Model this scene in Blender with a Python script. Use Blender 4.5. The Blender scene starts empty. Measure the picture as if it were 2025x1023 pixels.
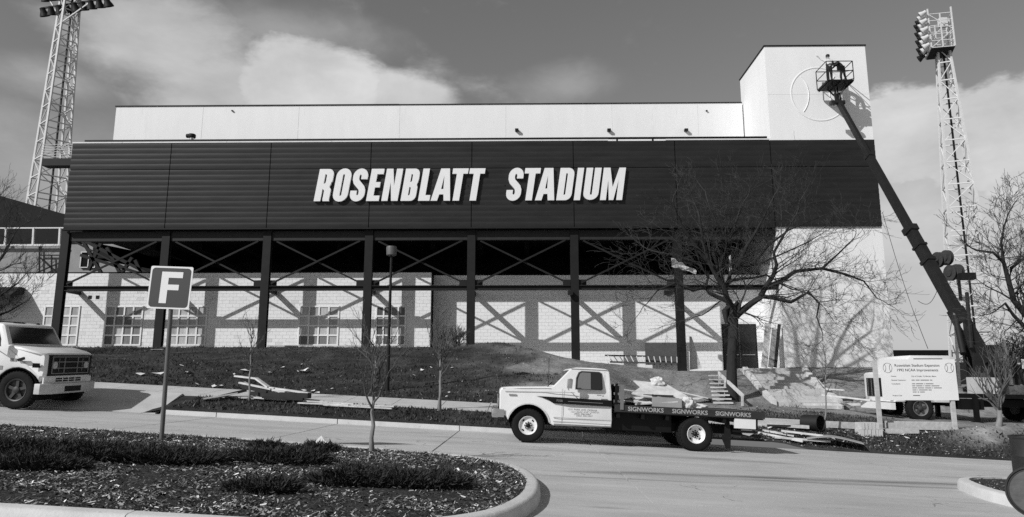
import bpy, bmesh, math, random
from mathutils import Vector, Matrix, noise
R = math.radians
scene = bpy.context.scene
COL = scene.collection
rnd = random.Random(7)

# ------------------------------------------------------------------ camera
EYE = 1.45
FPX = 1388.7; PITCH = R(9.936); YAW = R(-0.92)
cam_d = bpy.data.cameras.new('camera'); cam_d.sensor_width = 36.0; cam_d.sensor_fit = 'HORIZONTAL'
cam_d.lens = FPX / 2025.0 * 36.0; cam_d.clip_start = 0.1; cam_d.clip_end = 6000
cam = bpy.data.objects.new('camera', cam_d); COL.objects.link(cam)
cam.location = (0, 0, EYE); cam.rotation_euler = (R(90) + PITCH, 0, -YAW)
scene.camera = cam

# ------------------------------------------------------------------ light
SUN = Vector((3.4, 2.9, -3.13)).normalized()          # direction the light travels
w = bpy.data.worlds.new('World'); scene.world = w; w.use_nodes = True
nt = w.node_tree; nt.nodes.clear(); N = nt.nodes.new; L = nt.links.new
out = N('ShaderNodeOutputWorld'); bg = N('ShaderNodeBackground'); L(bg.outputs[0], out.inputs[0])
bg.inputs[1].default_value = 0.145
sky = N('ShaderNodeTexSky'); sky.sky_type = 'NISHITA'; sky.sun_disc = False
sky.sun_elevation = math.asin(-SUN.z); sky.sun_rotation = math.atan2(-SUN.x, -SUN.y)
sky.air_density = 1.0; sky.dust_density = 0.5; sky.ozone_density = 1.0
sepc = N('ShaderNodeSeparateColor'); L(sky.outputs[0], sepc.inputs[0])
def wmath(op, a, b=None, c=None, clamp=False):
    n = N('ShaderNodeMath'); n.operation = op; n.use_clamp = clamp
    for i, v in enumerate((a, b, c)):
        if v is None: continue
        if isinstance(v, (int, float)): n.inputs[i].default_value = v
        else: L(v, n.inputs[i])
    return n.outputs[0]
# black-and-white film: one grey value from the sky's green and blue
SKY_G, SKY_B = 0.185, 0.134
grey = wmath('ADD', wmath('MULTIPLY', sepc.outputs[1], SKY_G), wmath('MULTIPLY', sepc.outputs[2], SKY_B))
tc = N('ShaderNodeTexCoord')
sx = N('ShaderNodeSeparateXYZ'); L(tc.outputs['Generated'], sx.inputs[0])
# clouds: soft noise field over the sky vector, flattened towards the horizon
mp = N('ShaderNodeMapping'); mp.inputs['Scale'].default_value = (1.0, 1.0, 1.9); L(tc.outputs['Generated'], mp.inputs[0])
def wnoise(scale, det, rough, dist=0.0, loc=(0, 0, 0)):
    m = N('ShaderNodeMapping'); m.inputs['Location'].default_value = loc; L(mp.outputs[0], m.inputs[0])
    n = N('ShaderNodeTexNoise'); n.inputs['Scale'].default_value = scale; n.inputs['Detail'].default_value = det
    n.inputs['Roughness'].default_value = rough; n.inputs['Distortion'].default_value = dist; L(m.outputs[0], n.inputs['Vector'])
    return n.outputs['Fac']
def lobe(u, v, su, sv, hard=1.0):
    """a cloud bank centred on the direction of photo pixel (u, v); 1 at its middle, 0 at its rim"""
    f = Vector((math.sin(YAW) * math.cos(PITCH), math.cos(YAW) * math.cos(PITCH), math.sin(PITCH)))
    r = Vector((math.cos(YAW), -math.sin(YAW), 0)); up = r.cross(f)
    d = (f * FPX + r * (u - 1012.5) - up * (v - 511.5)).normalized()
    az = math.atan2(d.x, d.y); el = math.asin(d.z)
    a = wmath('ARCTAN2', sx.outputs[0], sx.outputs[1]); e = wmath('ARCSINE', sx.outputs[2])
    da = wmath('DIVIDE', wmath('SUBTRACT', a, az), su / FPX); de = wmath('DIVIDE', wmath('SUBTRACT', e, el), sv / FPX)
    q = wmath('SQRT', wmath('ADD', wmath('MULTIPLY', da, da), wmath('MULTIPLY', de, de)))
    return wmath('SUBTRACT', 1.0, q)
n1 = wnoise(2.6, 7, 0.62, 0.3, (3.1, 0.4, 1.7)); n2 = wnoise(9.0, 6, 0.6, 0.2, (0.3, 5.0, 2.2)); n3 = wnoise(5.0, 5, 0.55, 0.0, (7.3, 1.0, 0.2))
field = wmath('ADD', wmath('MULTIPLY', wmath('SUBTRACT', n1, 0.5), 2.4), wmath('MULTIPLY', wmath('SUBTRACT', n2, 0.5), 1.1))
def ramp(x, lo, hi):
    m = N('ShaderNodeMapRange'); m.interpolation_type = 'SMOOTHSTEP'; L(x, m.inputs[0])
    m.inputs[1].default_value = lo; m.inputs[2].default_value = hi; return m.outputs[0]
general = ramp(wmath('SUBTRACT', field, 0.10), 0.0, 0.9)
banks = None
for (u, v, su, sv, lo, hi, amp) in ((610, 180, 190, 115, 0.08, 0.42, 1.0), (760, 205, 170, 70, 0.05, 0.45, .9), (440, 190, 200, 120, 0.0, 0.6, .8), (290, 75, 240, 130, 0.0, .65, .8), (560, 60, 300, 70, 0.05, 1.1, .4), (1120, 165, 170, 60, 0.15, 1.1, .35),
                              (1810, 245, 150, 105, 0.06, 0.26, 1.0), (1985, 250, 160, 120, 0.06, 0.26, 1.0), (2180, 260, 200, 130, 0.04, 0.28, 1.0), (1930, 340, 330, 190, 0.02, 0.5, .72), (2450, 300, 300, 180, 0.05, 0.4, 1.0), (1900, 540, 300, 80, 0.0, 1.2, .5), (100, 150, 150, 60, 0.0, 1.1, .5), (60, 330, 300, 150, 0.0, 1.2, .4)):
    k = wmath('MULTIPLY', ramp(wmath('ADD', lobe(u, v, su, sv), wmath('MULTIPLY', field, 0.62)), lo, hi), amp)
    banks = k if banks is None else wmath('MAXIMUM', banks, k)
cover = wmath('MAXIMUM', banks, wmath('MULTIPLY', general, 0.75))
shade = wmath('ADD', 0.30, wmath('ADD', wmath('MULTIPLY', n3, 0.85), wmath('MULTIPLY', n2, 0.55)))            # grey bellies and bright heads
CLOUD = 2.75
cl = wmath('MULTIPLY', shade, CLOUD)
val = wmath('ADD', wmath('MULTIPLY', grey, wmath('SUBTRACT', 1.0, cover)), wmath('MULTIPLY', cl, cover))
cmb = N('ShaderNodeCombineColor'); [L(val, cmb.inputs[i]) for i in range(3)]
L(cmb.outputs[0], bg.inputs[0])
sun_d = bpy.data.lights.new('sun', 'SUN'); sun_d.energy = 2.5; sun_d.angle = R(0.55); sun_d.color = (1, 1, 1)
sun = bpy.data.objects.new('sun', sun_d); COL.objects.link(sun)
sun.rotation_euler = SUN.to_track_quat('-Z', 'Y').to_euler(); sun.location = (-30, -20, 40)
vs = scene.view_settings; scene.display_settings.display_device = 'sRGB'
vs.view_transform = 'Standard'; vs.look = 'None'; vs.gamma = 1; vs.use_curve_mapping = False; vs.exposure = 0.58
scene.cycles.use_denoising = False
scene.cycles.max_bounces = 6

# ------------------------------------------------------------------ helpers
_f = Vector((math.sin(YAW) * math.cos(PITCH), math.cos(YAW) * math.cos(PITCH), math.sin(PITCH)))
_r = Vector((math.cos(YAW), -math.sin(YAW), 0)); _u = _r.cross(_f)
def P(u, v, Y):
    """world point on the plane y = Y seen at photo pixel (u, v)"""
    d = _f * FPX + _r * (u - 1012.5) - _u * (v - 511.5)
    d = d * (Y / d.y); return Vector((d.x, Y, d.z + EYE))
def onroad(u, v):
    d = _f * FPX + _r * (u - 1012.5) - _u * (v - 511.5)
    t = -EYE / (d.z + .052 * d.x); return Vector((d.x * t, d.y * t, EYE + d.z * t))
MATS = {}
def mat(name, v, rough=0.75, var=0.0, scale=4.0, bump=0.0, bscale=None, metal=0.0, spec=0.4, stretch=(1, 1, 1), spots=None, attr=None, glass=False, detail=6):
    if name in MATS: return MATS[name]
    m = bpy.data.materials.new(name); m.use_nodes = True; t = m.node_tree; b = t.nodes['Principled BSDF']
    b.inputs['Roughness'].default_value = rough; b.inputs['Metallic'].default_value = metal
    b.inputs['Specular IOR Level'].default_value = spec; b.inputs['Base Color'].default_value = (v, v, v, 1)
    col = None
    if var or bump or spots:
        co = t.nodes.new('ShaderNodeTexCoord'); mpn = t.nodes.new('ShaderNodeMapping'); mpn.inputs['Scale'].default_value = stretch
        t.links.new(co.outputs['Object'], mpn.inputs[0])
    if var:
        n = t.nodes.new('ShaderNodeTexNoise'); n.inputs['Scale'].default_value = scale; n.inputs['Detail'].default_value = detail; n.inputs['Roughness'].default_value = .65
        t.links.new(mpn.outputs[0], n.inputs['Vector'])
        r = t.nodes.new('ShaderNodeMapRange'); r.inputs[1].default_value = .25; r.inputs[2].default_value = .75
        r.inputs[3].default_value = v * (1 - var); r.inputs[4].default_value = v * (1 + var); t.links.new(n.outputs['Fac'], r.inputs[0]); col = r.outputs[0]
    if spots:                                              # (scale, threshold, value): stains and flecks
        for (s, th, val, wid) in spots:
            n = t.nodes.new('ShaderNodeTexNoise'); n.inputs['Scale'].default_value = s; n.inputs['Detail'].default_value = 5
            n.inputs['Roughness'].default_value = .7; t.links.new(mpn.outputs[0], n.inputs['Vector'])
            r = t.nodes.new('ShaderNodeMapRange'); r.interpolation_type = 'SMOOTHSTEP'; r.inputs[1].default_value = th; r.inputs[2].default_value = th + wid
            t.links.new(n.outputs['Fac'], r.inputs[0])
            mx = t.nodes.new('ShaderNodeMix'); mx.data_type = 'FLOAT'; t.links.new(r.outputs[0], mx.inputs[0])
            if col is None: mx.inputs[2].default_value = v
            else: t.links.new(col, mx.inputs[2])
            mx.inputs[3].default_value = val; col = mx.outputs[0]
    if attr:
        a = t.nodes.new('ShaderNodeAttribute'); a.attribute_name = attr
        if col is None:
            vv = t.nodes.new('ShaderNodeValue'); vv.outputs[0].default_value = v; col = vv.outputs[0]
        q = t.nodes.new('ShaderNodeMath'); q.operation = 'MULTIPLY'; t.links.new(col, q.inputs[0]); t.links.new(a.outputs['Fac'], q.inputs[1]); col = q.outputs[0]
    if col is not None:
        c = t.nodes.new('ShaderNodeCombineColor'); [t.links.new(col, c.inputs[i]) for i in range(3)]
        t.links.new(c.outputs[0], b.inputs['Base Color'])
    if bump:
        n = t.nodes.new('ShaderNodeTexNoise'); n.inputs['Scale'].default_value = bscale or scale * 3; n.inputs['Detail'].default_value = 6
        t.links.new(mpn.outputs[0], n.inputs['Vector'])
        bp = t.nodes.new('ShaderNodeBump'); bp.inputs['Strength'].default_value = 1.0; bp.inputs['Distance'].default_value = bump
        t.links.new(n.outputs['Fac'], bp.inputs['Height']); t.links.new(bp.outputs[0], b.inputs['Normal'])
    MATS[name] = m; return m

class MB:
    def __init__(s): s.v = []; s.f = []; s.attr = []
    def vert(s, p, a=1.0): s.v.append(tuple(p)); s.attr.append(a); return len(s.v) - 1
    def quad(s, pts, a=1.0):
        i = [s.vert(p, a) for p in pts]; s.f.append(i); return s
    def box(s, lo, hi, m=None, a=1.0):
        x0, y0, z0 = lo; x1, y1, z1 = hi
        c = [(x0, y0, z0), (x1, y0, z0), (x1, y1, z0), (x0, y1, z0), (x0, y0, z1), (x1, y0, z1), (x1, y1, z1), (x0, y1, z1)]
        if m is not None: c = [m @ Vector(p) for p in c]
        k = len(s.v); [s.vert(p, a) for p in c]
        for q in ((0, 3, 2, 1), (4, 5, 6, 7), (0, 1, 5, 4), (1, 2, 6, 5), (2, 3, 7, 6), (3, 0, 4, 7)): s.f.append([k + i for i in q])
        return s
    def bar(s, a, b, w, h=None, up=(0, 0, 1)):
        a = Vector(a); b = Vector(b); d = (b - a); l = d.length; d.normalize(); h = h or w
        up = Vector(up)
        if abs(d.dot(up)) > .98: up = Vector((0, 1, 0))
        x = d.cross(up).normalized(); z = x.cross(d).normalized()
        m = Matrix((x, d, z)).transposed().to_4x4(); m.translation = a
        return s.box((-w / 2, 0, -h / 2), (w / 2, l, h / 2), m)
    def tube(s, pts, rad, n=8, caps=True, twist=0.0):
        pts = [Vector(p) for p in pts]
        if not isinstance(rad, (list, tuple)): rad = [rad] * len(pts)
        rings = []; ref = Vector((0.13, 0.31, 0.94))
        for i, p in enumerate(pts):
            d = (pts[min(i + 1, len(pts) - 1)] - pts[max(i - 1, 0)])
            if d.length < 1e-9: d = Vector((0, 0, 1))
            d.normalize()
            rf = ref if abs(d.dot(ref)) < .95 else Vector((1, 0, 0.1))
            x = d.cross(rf).normalized(); y = d.cross(x).normalized()
            rings.append([s.vert(p + (x * math.cos(2 * math.pi * k / n + twist) + y * math.sin(2 * math.pi * k / n + twist)) * rad[i]) for k in range(n)])
        for a, b in zip(rings, rings[1:]):
            for k in range(n): s.f.append([a[k], b[k], b[(k + 1) % n], a[(k + 1) % n]])
        if caps: s.f.append(rings[0][:]); s.f.append(rings[-1][::-1])
        return s
    def lathe(s, prof, n=24, m=None, axis='Y', cap0=True):
        """prof: (radius, along) pairs turned round the axis"""
        rings = []
        for (r, a) in prof:
            ring = []
            for k in range(n):
                t = 2 * math.pi * k / n; c, d = r * math.cos(t), r * math.sin(t)
                p = Vector((c, a, d)) if axis == 'Y' else (Vector((c, d, a)) if axis == 'Z' else Vector((a, c, d)))
                ring.append(s.vert(m @ p if m is not None else p))
            rings.append(ring)
        for a, b in zip(rings, rings[1:]):
            for k in range(n): s.f.append([a[k], a[(k + 1) % n], b[(k + 1) % n], b[k]])
        if cap0 and prof[0][0] > 1e-6: s.f.append(rings[0][::-1])
        if prof[-1][0] > 1e-6: s.f.append(rings[-1][:])
        return s
    def prism(s, prof, y0, y1, bev=0.0, fn=None, axis='Y'):
        """polygon prof in (x, z) pushed along y from y0 to y1, edges eased by bev"""
        def inset(pl, b):
            n = len(pl); o = []; ar = sum(pl[i][0] * pl[(i + 1) % n][1] - pl[(i + 1) % n][0] * pl[i][1] for i in range(n)); sg = 1 if ar > 0 else -1
            for i in range(n):
                p, q, r = Vector(pl[i - 1]), Vector(pl[i]), Vector(pl[(i + 1) % n])
                e1 = (q - p); e2 = (r - q)
                if e1.length < 1e-9 or e2.length < 1e-9: o.append(q); continue
                e1.normalize(); e2.normalize()
                n1 = Vector((-e1.y, e1.x)) * sg; n2 = Vector((-e2.y, e2.x)) * sg; m = n1 + n2
                if m.length < .2: o.append(q); continue
                m = m / max(m.length_squared / 2, .45) ; o.append(q + m * b)
            return o
        st = [(y0, 0), (y1, 0)] if not bev else [(y0, bev), (y0 + bev * .3, bev * .3), (y0 + bev, 0), (y1 - bev, 0), (y1 - bev * .3, bev * .3), (y1, bev)]
        rings = []
        for (y, b) in st:
            pl = inset(prof, b) if b else [Vector(p) for p in prof]
            ring = []
            for p in pl:
                q = Vector((p[0], y, p[1])) if axis == 'Y' else (Vector((y, p[0], p[1])) if axis == 'X' else Vector((p[0], p[1], y)))
                if fn: q = Vector(fn(q))
                ring.append(s.vert(q))
            rings.append(ring)
        n = len(prof)
        for a, b in zip(rings, rings[1:]):
            for k in range(n): s.f.append([a[k], b[k], b[(k + 1) % n], a[(k + 1) % n]])
        s.f.append(rings[0][:]); s.f.append(rings[-1][::-1]); return s
    def mesh(s, name, material, smooth=None, attr=False):
        me = bpy.data.meshes.new(name); me.from_pydata(s.v, [], s.f); me.materials.append(material)
        if attr:
            at = me.attributes.new('tint', 'FLOAT', 'POINT'); at.data.foreach_set('value', s.attr)
        bm = bmesh.new(); bm.from_mesh(me); bmesh.ops.recalc_face_normals(bm, faces=bm.faces); bm.to_mesh(me); bm.free()
        if smooth is not None:
            me.shade_smooth(); me.set_sharp_from_angle(angle=R(smooth))
        me.update(); return me
    def build(s, name, material, parent=None, smooth=None, world=False, attr=False):
        o = bpy.data.objects.new(name, s.mesh(name, material, smooth, attr)); COL.objects.link(o)
        if parent is not None: attach(o, parent, world)
        return o
def attach(o, parent, world=False):
    o.parent = parent
    if world:
        m = parent.matrix_basis.copy()
        if parent.parent: m = parent.parent.matrix_basis @ parent.matrix_parent_inverse @ m
        o.matrix_parent_inverse = m.inverted()
def tag(o, label=None, cat=None, group=None, kind=None):
    if label: o['label'] = label
    if cat: o['category'] = cat
    if group: o['group'] = group
    if kind: o['kind'] = kind
    return o
def empty(name, loc, rot=(0, 0, 0), label=None, cat=None, group=None):
    o = bpy.data.objects.new(name, None); COL.objects.link(o); o.location = loc; o.rotation_euler = rot; o.empty_display_size = .2
    o.matrix_basis = Matrix.LocRotScale(Vector(loc), Matrix.Rotation(rot[2], 3, 'Z') @ Matrix.Rotation(rot[1], 3, 'Y') @ Matrix.Rotation(rot[0], 3, 'X'), None)
    return tag(o, label, cat, group)
def child(name, me, parent, loc=(0, 0, 0), rot=(0, 0, 0)):
    o = bpy.data.objects.new(name, me); COL.objects.link(o); o.parent = parent; o.location = loc; o.rotation_euler = rot; return o
def copy_tree(o, parent=None):
    c = o.copy(); COL.objects.link(c)
    if parent is not None: c.parent = parent
    for ch in list(o.children): copy_tree(ch, c)
    return c
def text(name, body, size, material, m, parent=None, extrude=0.002, sx_=1.0, shear=0.0, align='LEFT', offset=0.0):
    cu = bpy.data.curves.new(name, 'FONT'); cu.body = body; cu.size = size; cu.extrude = extrude; cu.align_x = align; cu.shear = shear; cu.offset = offset; cu.resolution_u = 3
    t = bpy.data.objects.new('tmp_text', cu); COL.objects.link(t)
    dg = bpy.context.evaluated_depsgraph_get(); me = bpy.data.meshes.new_from_object(t.evaluated_get(dg)); me.name = name
    bpy.data.objects.remove(t); bpy.data.curves.remove(cu)
    me.transform(Matrix.Diagonal((sx_, 1, 1, 1))); me.transform(m); me.materials.clear(); me.materials.append(material)
    o = bpy.data.objects.new(name, me); COL.objects.link(o)
    if parent is not None: o.parent = parent
    return o
FRONT = Matrix.Rotation(R(90), 4, 'X')                    # text plane facing -y (towards the street)

# ------------------------------------------------------------------ materials
concrete = mat('concrete', .50, .9, .16, 1.3, .004, 40, spots=[(9, .66, .30, .06), (2.2, .62, .33, .12)])
road_mat = mat('road concrete', .46, .9, .22, .9, .004, 45, stretch=(.35, 1.6, 1), spots=[(1.1, .58, .35, .12), (14, .68, .26, .04), (2.6, .64, .36, .08), (40, .66, .33, .06)])
def scuffs(m, bands):
    t = m.node_tree; bs = t.nodes['Principled BSDF']; src = bs.inputs['Base Color'].links[0].from_socket
    co = t.nodes.new('ShaderNodeTexCoord'); sp = t.nodes.new('ShaderNodeSeparateXYZ'); t.links.new(co.outputs['Object'], sp.inputs[0])
    def mm(op, a, b=None):
        n = t.nodes.new('ShaderNodeMath'); n.operation = op
        for i, v in enumerate((a, b)):
            if v is None: continue
            if isinstance(v, (int, float)): n.inputs[i].default_value = v
            else: t.links.new(v, n.inputs[i])
        return n.outputs[0]
    mpn = t.nodes.new('ShaderNodeMapping'); mpn.inputs['Scale'].default_value = (.5, 3.0, 1); t.links.new(co.outputs['Object'], mpn.inputs[0])
    nz = t.nodes.new('ShaderNodeTexNoise'); nz.inputs['Scale'].default_value = 1.6; nz.inputs['Detail'].default_value = 6; t.links.new(mpn.outputs[0], nz.inputs['Vector'])
    tot = None
    for (x0, x1, y0, sl, wd, amt) in bands:
        d = mm('ABSOLUTE', mm('SUBTRACT', sp.outputs[1], mm('ADD', mm('MULTIPLY', mm('SUBTRACT', sp.outputs[0], x0), sl), y0)))
        k = mm('MAXIMUM', mm('SUBTRACT', 1.0, mm('DIVIDE', d, wd)), 0.0)
        e = mm('MULTIPLY', mm('MINIMUM', mm('MAXIMUM', mm('SUBTRACT', sp.outputs[0], x0), 0.0), 1.0), mm('MINIMUM', mm('MAXIMUM', mm('SUBTRACT', x1, sp.outputs[0]), 0.0), 1.0))
        k = mm('MULTIPLY', mm('MULTIPLY', k, e), mm('MULTIPLY', nz.outputs['Fac'], amt * 1.7)); tot = k if tot is None else mm('MAXIMUM', tot, k)
    dn = t.nodes.new('ShaderNodeTexNoise'); dn.inputs['Scale'].default_value = 1.1; dn.inputs['Detail'].default_value = 5; t.links.new(co.outputs['Object'], dn.inputs['Vector'])
    va = t.nodes.new('ShaderNodeVectorMath'); va.operation = 'MULTIPLY_ADD'; t.links.new(dn.outputs['Color'], va.inputs[0]); va.inputs[1].default_value = (1.6, 1.6, 0); t.links.new(co.outputs['Object'], va.inputs[2])
    vo = t.nodes.new('ShaderNodeTexVoronoi'); vo.feature = 'DISTANCE_TO_EDGE'; vo.inputs['Scale'].default_value = .22; t.links.new(va.outputs[0], vo.inputs['Vector'])
    ck = mm('MULTIPLY', mm('LESS_THAN', vo.outputs['Distance'], .002), mm('MULTIPLY', mm('GREATER_THAN', dn.outputs['Fac'], .53), .6))
    tot = mm('MAXIMUM', tot, ck)
    mx = t.nodes.new('ShaderNodeMix'); mx.data_type = 'RGBA'; t.links.new(tot, mx.inputs[0]); t.links.new(src, mx.inputs[6]); mx.inputs[7].default_value = (.10, .10, .10, 1); t.links.new(mx.outputs[2], bs.inputs['Base Color'])
scuffs(road_mat, ((.6, 10.5, 12.3, .17, .32, .8), (3.0, 9.5, 12.4, .12, .2, .6), (-.2, 3.5, 11.6, .05, .12, .6), (-.5, 6.5, 15.9, -.02, .35, .45), (-4.5, -1.5, 14.2, -.05, .12, .5), (.5, 1.6, 13.9, -.1, .07, .9)))
kerb_mat = mat('kerb concrete', .58, .9, .14, 2.5, .004, 40, spots=[(6, .66, .34, .08)])
joint_mat = mat('joint filler', .03, .95)
white_wall = mat('white stucco', .82, .85, .04, .9, .003, 30, stretch=(1.6, 1.6, .35), spots=[(.5, .60, .77, .1), (2.2, .66, .73, .08)])
block_white = mat('painted block', .82, .85, .06, 5, .003, 40, attr='tint', spots=[(1.7, .64, .62, .08), (6, .68, .40, .04)])
block_right = mat('painted block clean', .86, .85, .04, 5, .003, 40, attr='tint')
mortar = mat('painted mortar', .70, .9, .1, 8)
steel = mat('dark painted steel', .014, .6, .25, 3, spec=.2)
fascia_mat = mat('dark ribbed metal', .017, .5, .4, 1.0, .012, .9, stretch=(.45, 1, 2.2), spec=.3)
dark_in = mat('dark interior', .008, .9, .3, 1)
letter_mat = mat('white sign face', .80, .5, .03, 2)
grass_mat = mat('grass and soil', .024, .95, .45, 2.2, .05, 9, attr='tint', spots=[(18, .64, .07, .05)])
soil = mat('mulch soil', .032, .95, .6, 9, .05, 26, spots=[(30, .62, .11, .06), (70, .64, .16, .05)])
bark = mat('dark bark', .022, .95, .35, 9, .012, 25, stretch=(1, 1, .25))
twig = mat('twig', .038, .9, .3, 6)
pale_bark = mat('pale young bark', .22, .9, .35, 7, .004, 30, stretch=(1, 1, .3))
wood = mat('weathered board', .48, .85, .25, 3, .004, 30, stretch=(.3, 3, 3))
wood_dark = mat('dark old timber', .07, .9, .3, 4, .004, 25)
white_paint = mat('white vehicle paint', .76, .3, .06, 2.5, spec=.5, spots=[(7, .70, .5, .08)])
black_paint = mat('black vehicle paint', .007, .5, .2, 3, spec=.2)
rubber = mat('tyre rubber', .012, .85, .3, 12, .003, 60, spec=.2)
chrome = mat('dull chrome', .55, .28, .05, 3, metal=.9)
glass_dark = mat('tinted window glass', .02, .06, spec=.6)
lamp_glass = mat('headlamp glass', .45, .15, spec=.6)
metal_white = mat('white painted steel', .66, .6, .1, 4)
paper = mat('paper scrap', .72, .8, .08, 5)
black = mat('black print', .006, .8, spec=.1)
grey_print = mat('grey print', .25, .8)

# ------------------------------------------------------------------ terrain
def clamp(a, lo, hi): return max(lo, min(hi, a))
def sstep(a, b, x):
    t = clamp((x - a) / (b - a), 0, 1); return t * t * (3 - 2 * t)
def lerp(a, b, t): return a + (b - a) * t
def road(x): return -.052 * clamp(x, -70, 70)
def base_h(x):
    pts = ((-60, 3.24), (-2.8, 3.24), (0.5, 2.86), (2.9, 2.56), (8.7, 1.98), (11, 2.02), (12, 2.15), (20, 2.15), (23, 1.2), (60, .8))
    for (a, b), (c, d) in zip(pts, pts[1:]):
        if x <= c: return lerp(b, d, clamp((x - a) / (c - a), 0, 1))
    return pts[-1][1]
KERB_Y = 20.2; BUMPS = []
def bump_at(u, v, Y, r, h, ry=None):
    p = P(u, v, Y); BUMPS.append((p.x, Y, r, ry or r, h))
bump_at(985, 712, 36.2, 1.6, .34, 1.0); bump_at(1035, 722, 35.2, 1.2, .3, .9); bump_at(1100, 735, 34.5, 2.0, .25, 1.2)
bump_at(1960, 850, 22.3, 1.6, .28, .8); bump_at(2040, 850, 22.5, 1.5, .3, .9); bump_at(1400, 740, 35.8, 1.2, .25, .9)
for _k in range(34): BUMPS.append((rnd.uniform(-2, 11.5), rnd.uniform(26.5, 36.8), rnd.uniform(.3, .9), rnd.uniform(.3, .7), rnd.uniform(.03, .16)))
def T(x, y, fine=True):
    rd = road(x)
    if y <= KERB_Y: return rd
    drive = 1 - sstep(-10.9, -10.2, x)
    k = .15 * (1 - drive) * (1 - sstep(7.0, 8.0, x))
    if y < 22.5: z = rd + lerp(k, .46, (y - KERB_Y) / 2.3)
    elif y < 24.5: z = rd + lerp(.46, .62, (y - 22.5) / 2)
    else:
        b = base_h(x); z0 = rd + .62
        zl = lerp(z0, b, sstep(24.5, 37.2, y) * .55 + clamp((y - 24.5) / 12.7, 0, 1) * .45)
        zm = min(z0 + .35, .5 if x < 25 else z0 + .35)
        zr = lerp(z0, zm, clamp((y - 24.5) / 8.5, 0, 1)) if y < 33 else lerp(zm, b, lerp(sstep(33.2, 38.2, y), clamp((y - 33.2) / 5, 0, 1), .6))
        z = lerp(zl, zr, sstep(2.5, 7.5, x))
    if y > 46: z = lerp(z, lerp(3.2, 0.7, sstep(-10, 30, x)), sstep(46, 60, y))
    if y > 32.5 and y < 38.6 and 11.6 < x < 15.6:
        zs_ = lerp(-.12, 1.66, clamp((y - 33.3) / 4.2, 0, 1)); wgt = sstep(11.6, 12.0, x) * (1 - sstep(15.2, 15.6, x)); z = lerp(z, min(z, zs_), wgt)
    for (bx, by, rx, ry, h) in BUMPS:
        q = ((x - bx) / rx) ** 2 + ((y - by) / ry) ** 2
        if q < 6: z += h * math.exp(-q)
    if fine and y > 24.8 and y < 45: z += .06 * noise.noise(Vector((x * .9, y * .9, 3.3))) + .03 * noise.noise(Vector((x * 2.7, y * 2.7, 1.3)))
    elif fine and y < 22.4 and y > 20.6 and drive < .5: z += .03 * noise.noise(Vector((x * 1.7, y * 1.7, 5.3)))
    return z
def dirtiness(x, y):
    n = noise.noise(Vector((x * .55, y * .55, 8.1))) * .8 + noise.noise(Vector((x * 1.9, y * 1.9, 2.1))) * .5
    d = sstep(-3.0, 2.5, x + n * 2.6) * sstep(25.0, 28, y + n) * .85
    d = max(d, sstep(11, 14.5, x + n) * sstep(21.2, 22.2, y + n * .7))
    d = max(d, sstep(34.8, 36.8, y + n * 1.3) * .55 * sstep(-6, 2, x) )
    d *= .62 + .55 * (n + .35)
    d *= lerp(1, .55, sstep(7, 8, x) * (1 - sstep(13, 14, x)) * (1 - sstep(27, 30, y)))
    return clamp(d, 0, 1)
def frange(a, b, s):
    n = int(round((b - a) / s)); return [a + (b - a) * i / n for i in range(n + 1)]
xs = [-1500, -600, -250, -120, -70, -50, -40, -34] + frange(-30, 30, .33) + [34, 40, 50, 70, 120, 250, 600, 1500]
ys = [KERB_Y + .004, KERB_Y + .15] + frange(20.6, 24.6, .33) + frange(24.9, 38.6, .33) + frange(39.2, 46, .6) + [50, 60, 90, 150, 300, 700, 1800]
b = MB()
for y in ys:
    for x in xs: b.vert((x, y, T(x, y)), lerp(1.0 + max(-.5, 1.6 * noise.noise(Vector((x * .8, y * 1.1, 6))) + 1.2 * noise.noise(Vector((x * 2.4, y * 2.4, 9)))), 11.0, dirtiness(x, y)))
nx = len(xs)
for j in range(len(ys) - 1):
    for i in range(nx - 1): b.f.append([j * nx + i, j * nx + i + 1, (j + 1) * nx + i + 1, (j + 1) * nx + i])
g = tag(b.build('ground', grass_mat, smooth=60, attr=True), kind='structure')
b = MB()
for y in (-300, -80, -20, KERB_Y + .14):
    for x in (-1500, -600, -70, -30, 30, 70, 600, 1500): b.vert((x, y, road(x) - .06))
for j in range(3):
    for i in range(7): b.f.append([j * 8 + i, j * 8 + i + 1, (j + 1) * 8 + i + 1, (j + 1) * 8 + i])
roadbed = tag(b.build('road', joint_mat), kind='structure')
b = MB()
for (xa, xb, ya, yb) in ((-70, 70, -80, -4.02), (-70, -26.0, -4, KERB_Y - .01), (22.5, 70, -4, KERB_Y - .01)): b.quad([(xa, ya, road(xa) - .01), (xb, ya, road(xb) - .01), (xb, yb, road(xb) - .01), (xa, yb, road(xa) - .01)])
tag(b.build('bounce_paving', road_mat), kind='structure')  # unseen concrete added around the street to bounce sunlight onto the facade
# concrete slabs of the road, one object each, a dark joint between them
JX = [-5.25 + 3.45 * k for k in range(-6, 9)]
JY = [-4, 1.9, 5.6, 9.45, 13.3, 16.75, KERB_Y]
for i in range(len(JX) - 1):
    for j in range(len(JY) - 1):
        x0, x1 = JX[i] + .014, JX[i + 1] - .014; y0, y1 = JY[j] + .012, JY[j + 1] - .012
        m = MB(); dz = rnd.uniform(-.004, .004)
        c = [(x0, y0), (x1, y0), (x1, y1), (x0, y1)]
        top = [(x, y, road(x) + dz) for x, y in c]; bot = [(x, y, road(x) - .055) for x, y in c]
        m.quad(top); [m.quad([top[k], top[(k + 1) % 4], bot[(k + 1) % 4], bot[k]]) for k in range(4)]
        m.build('slab', road_mat, roadbed)
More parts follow.
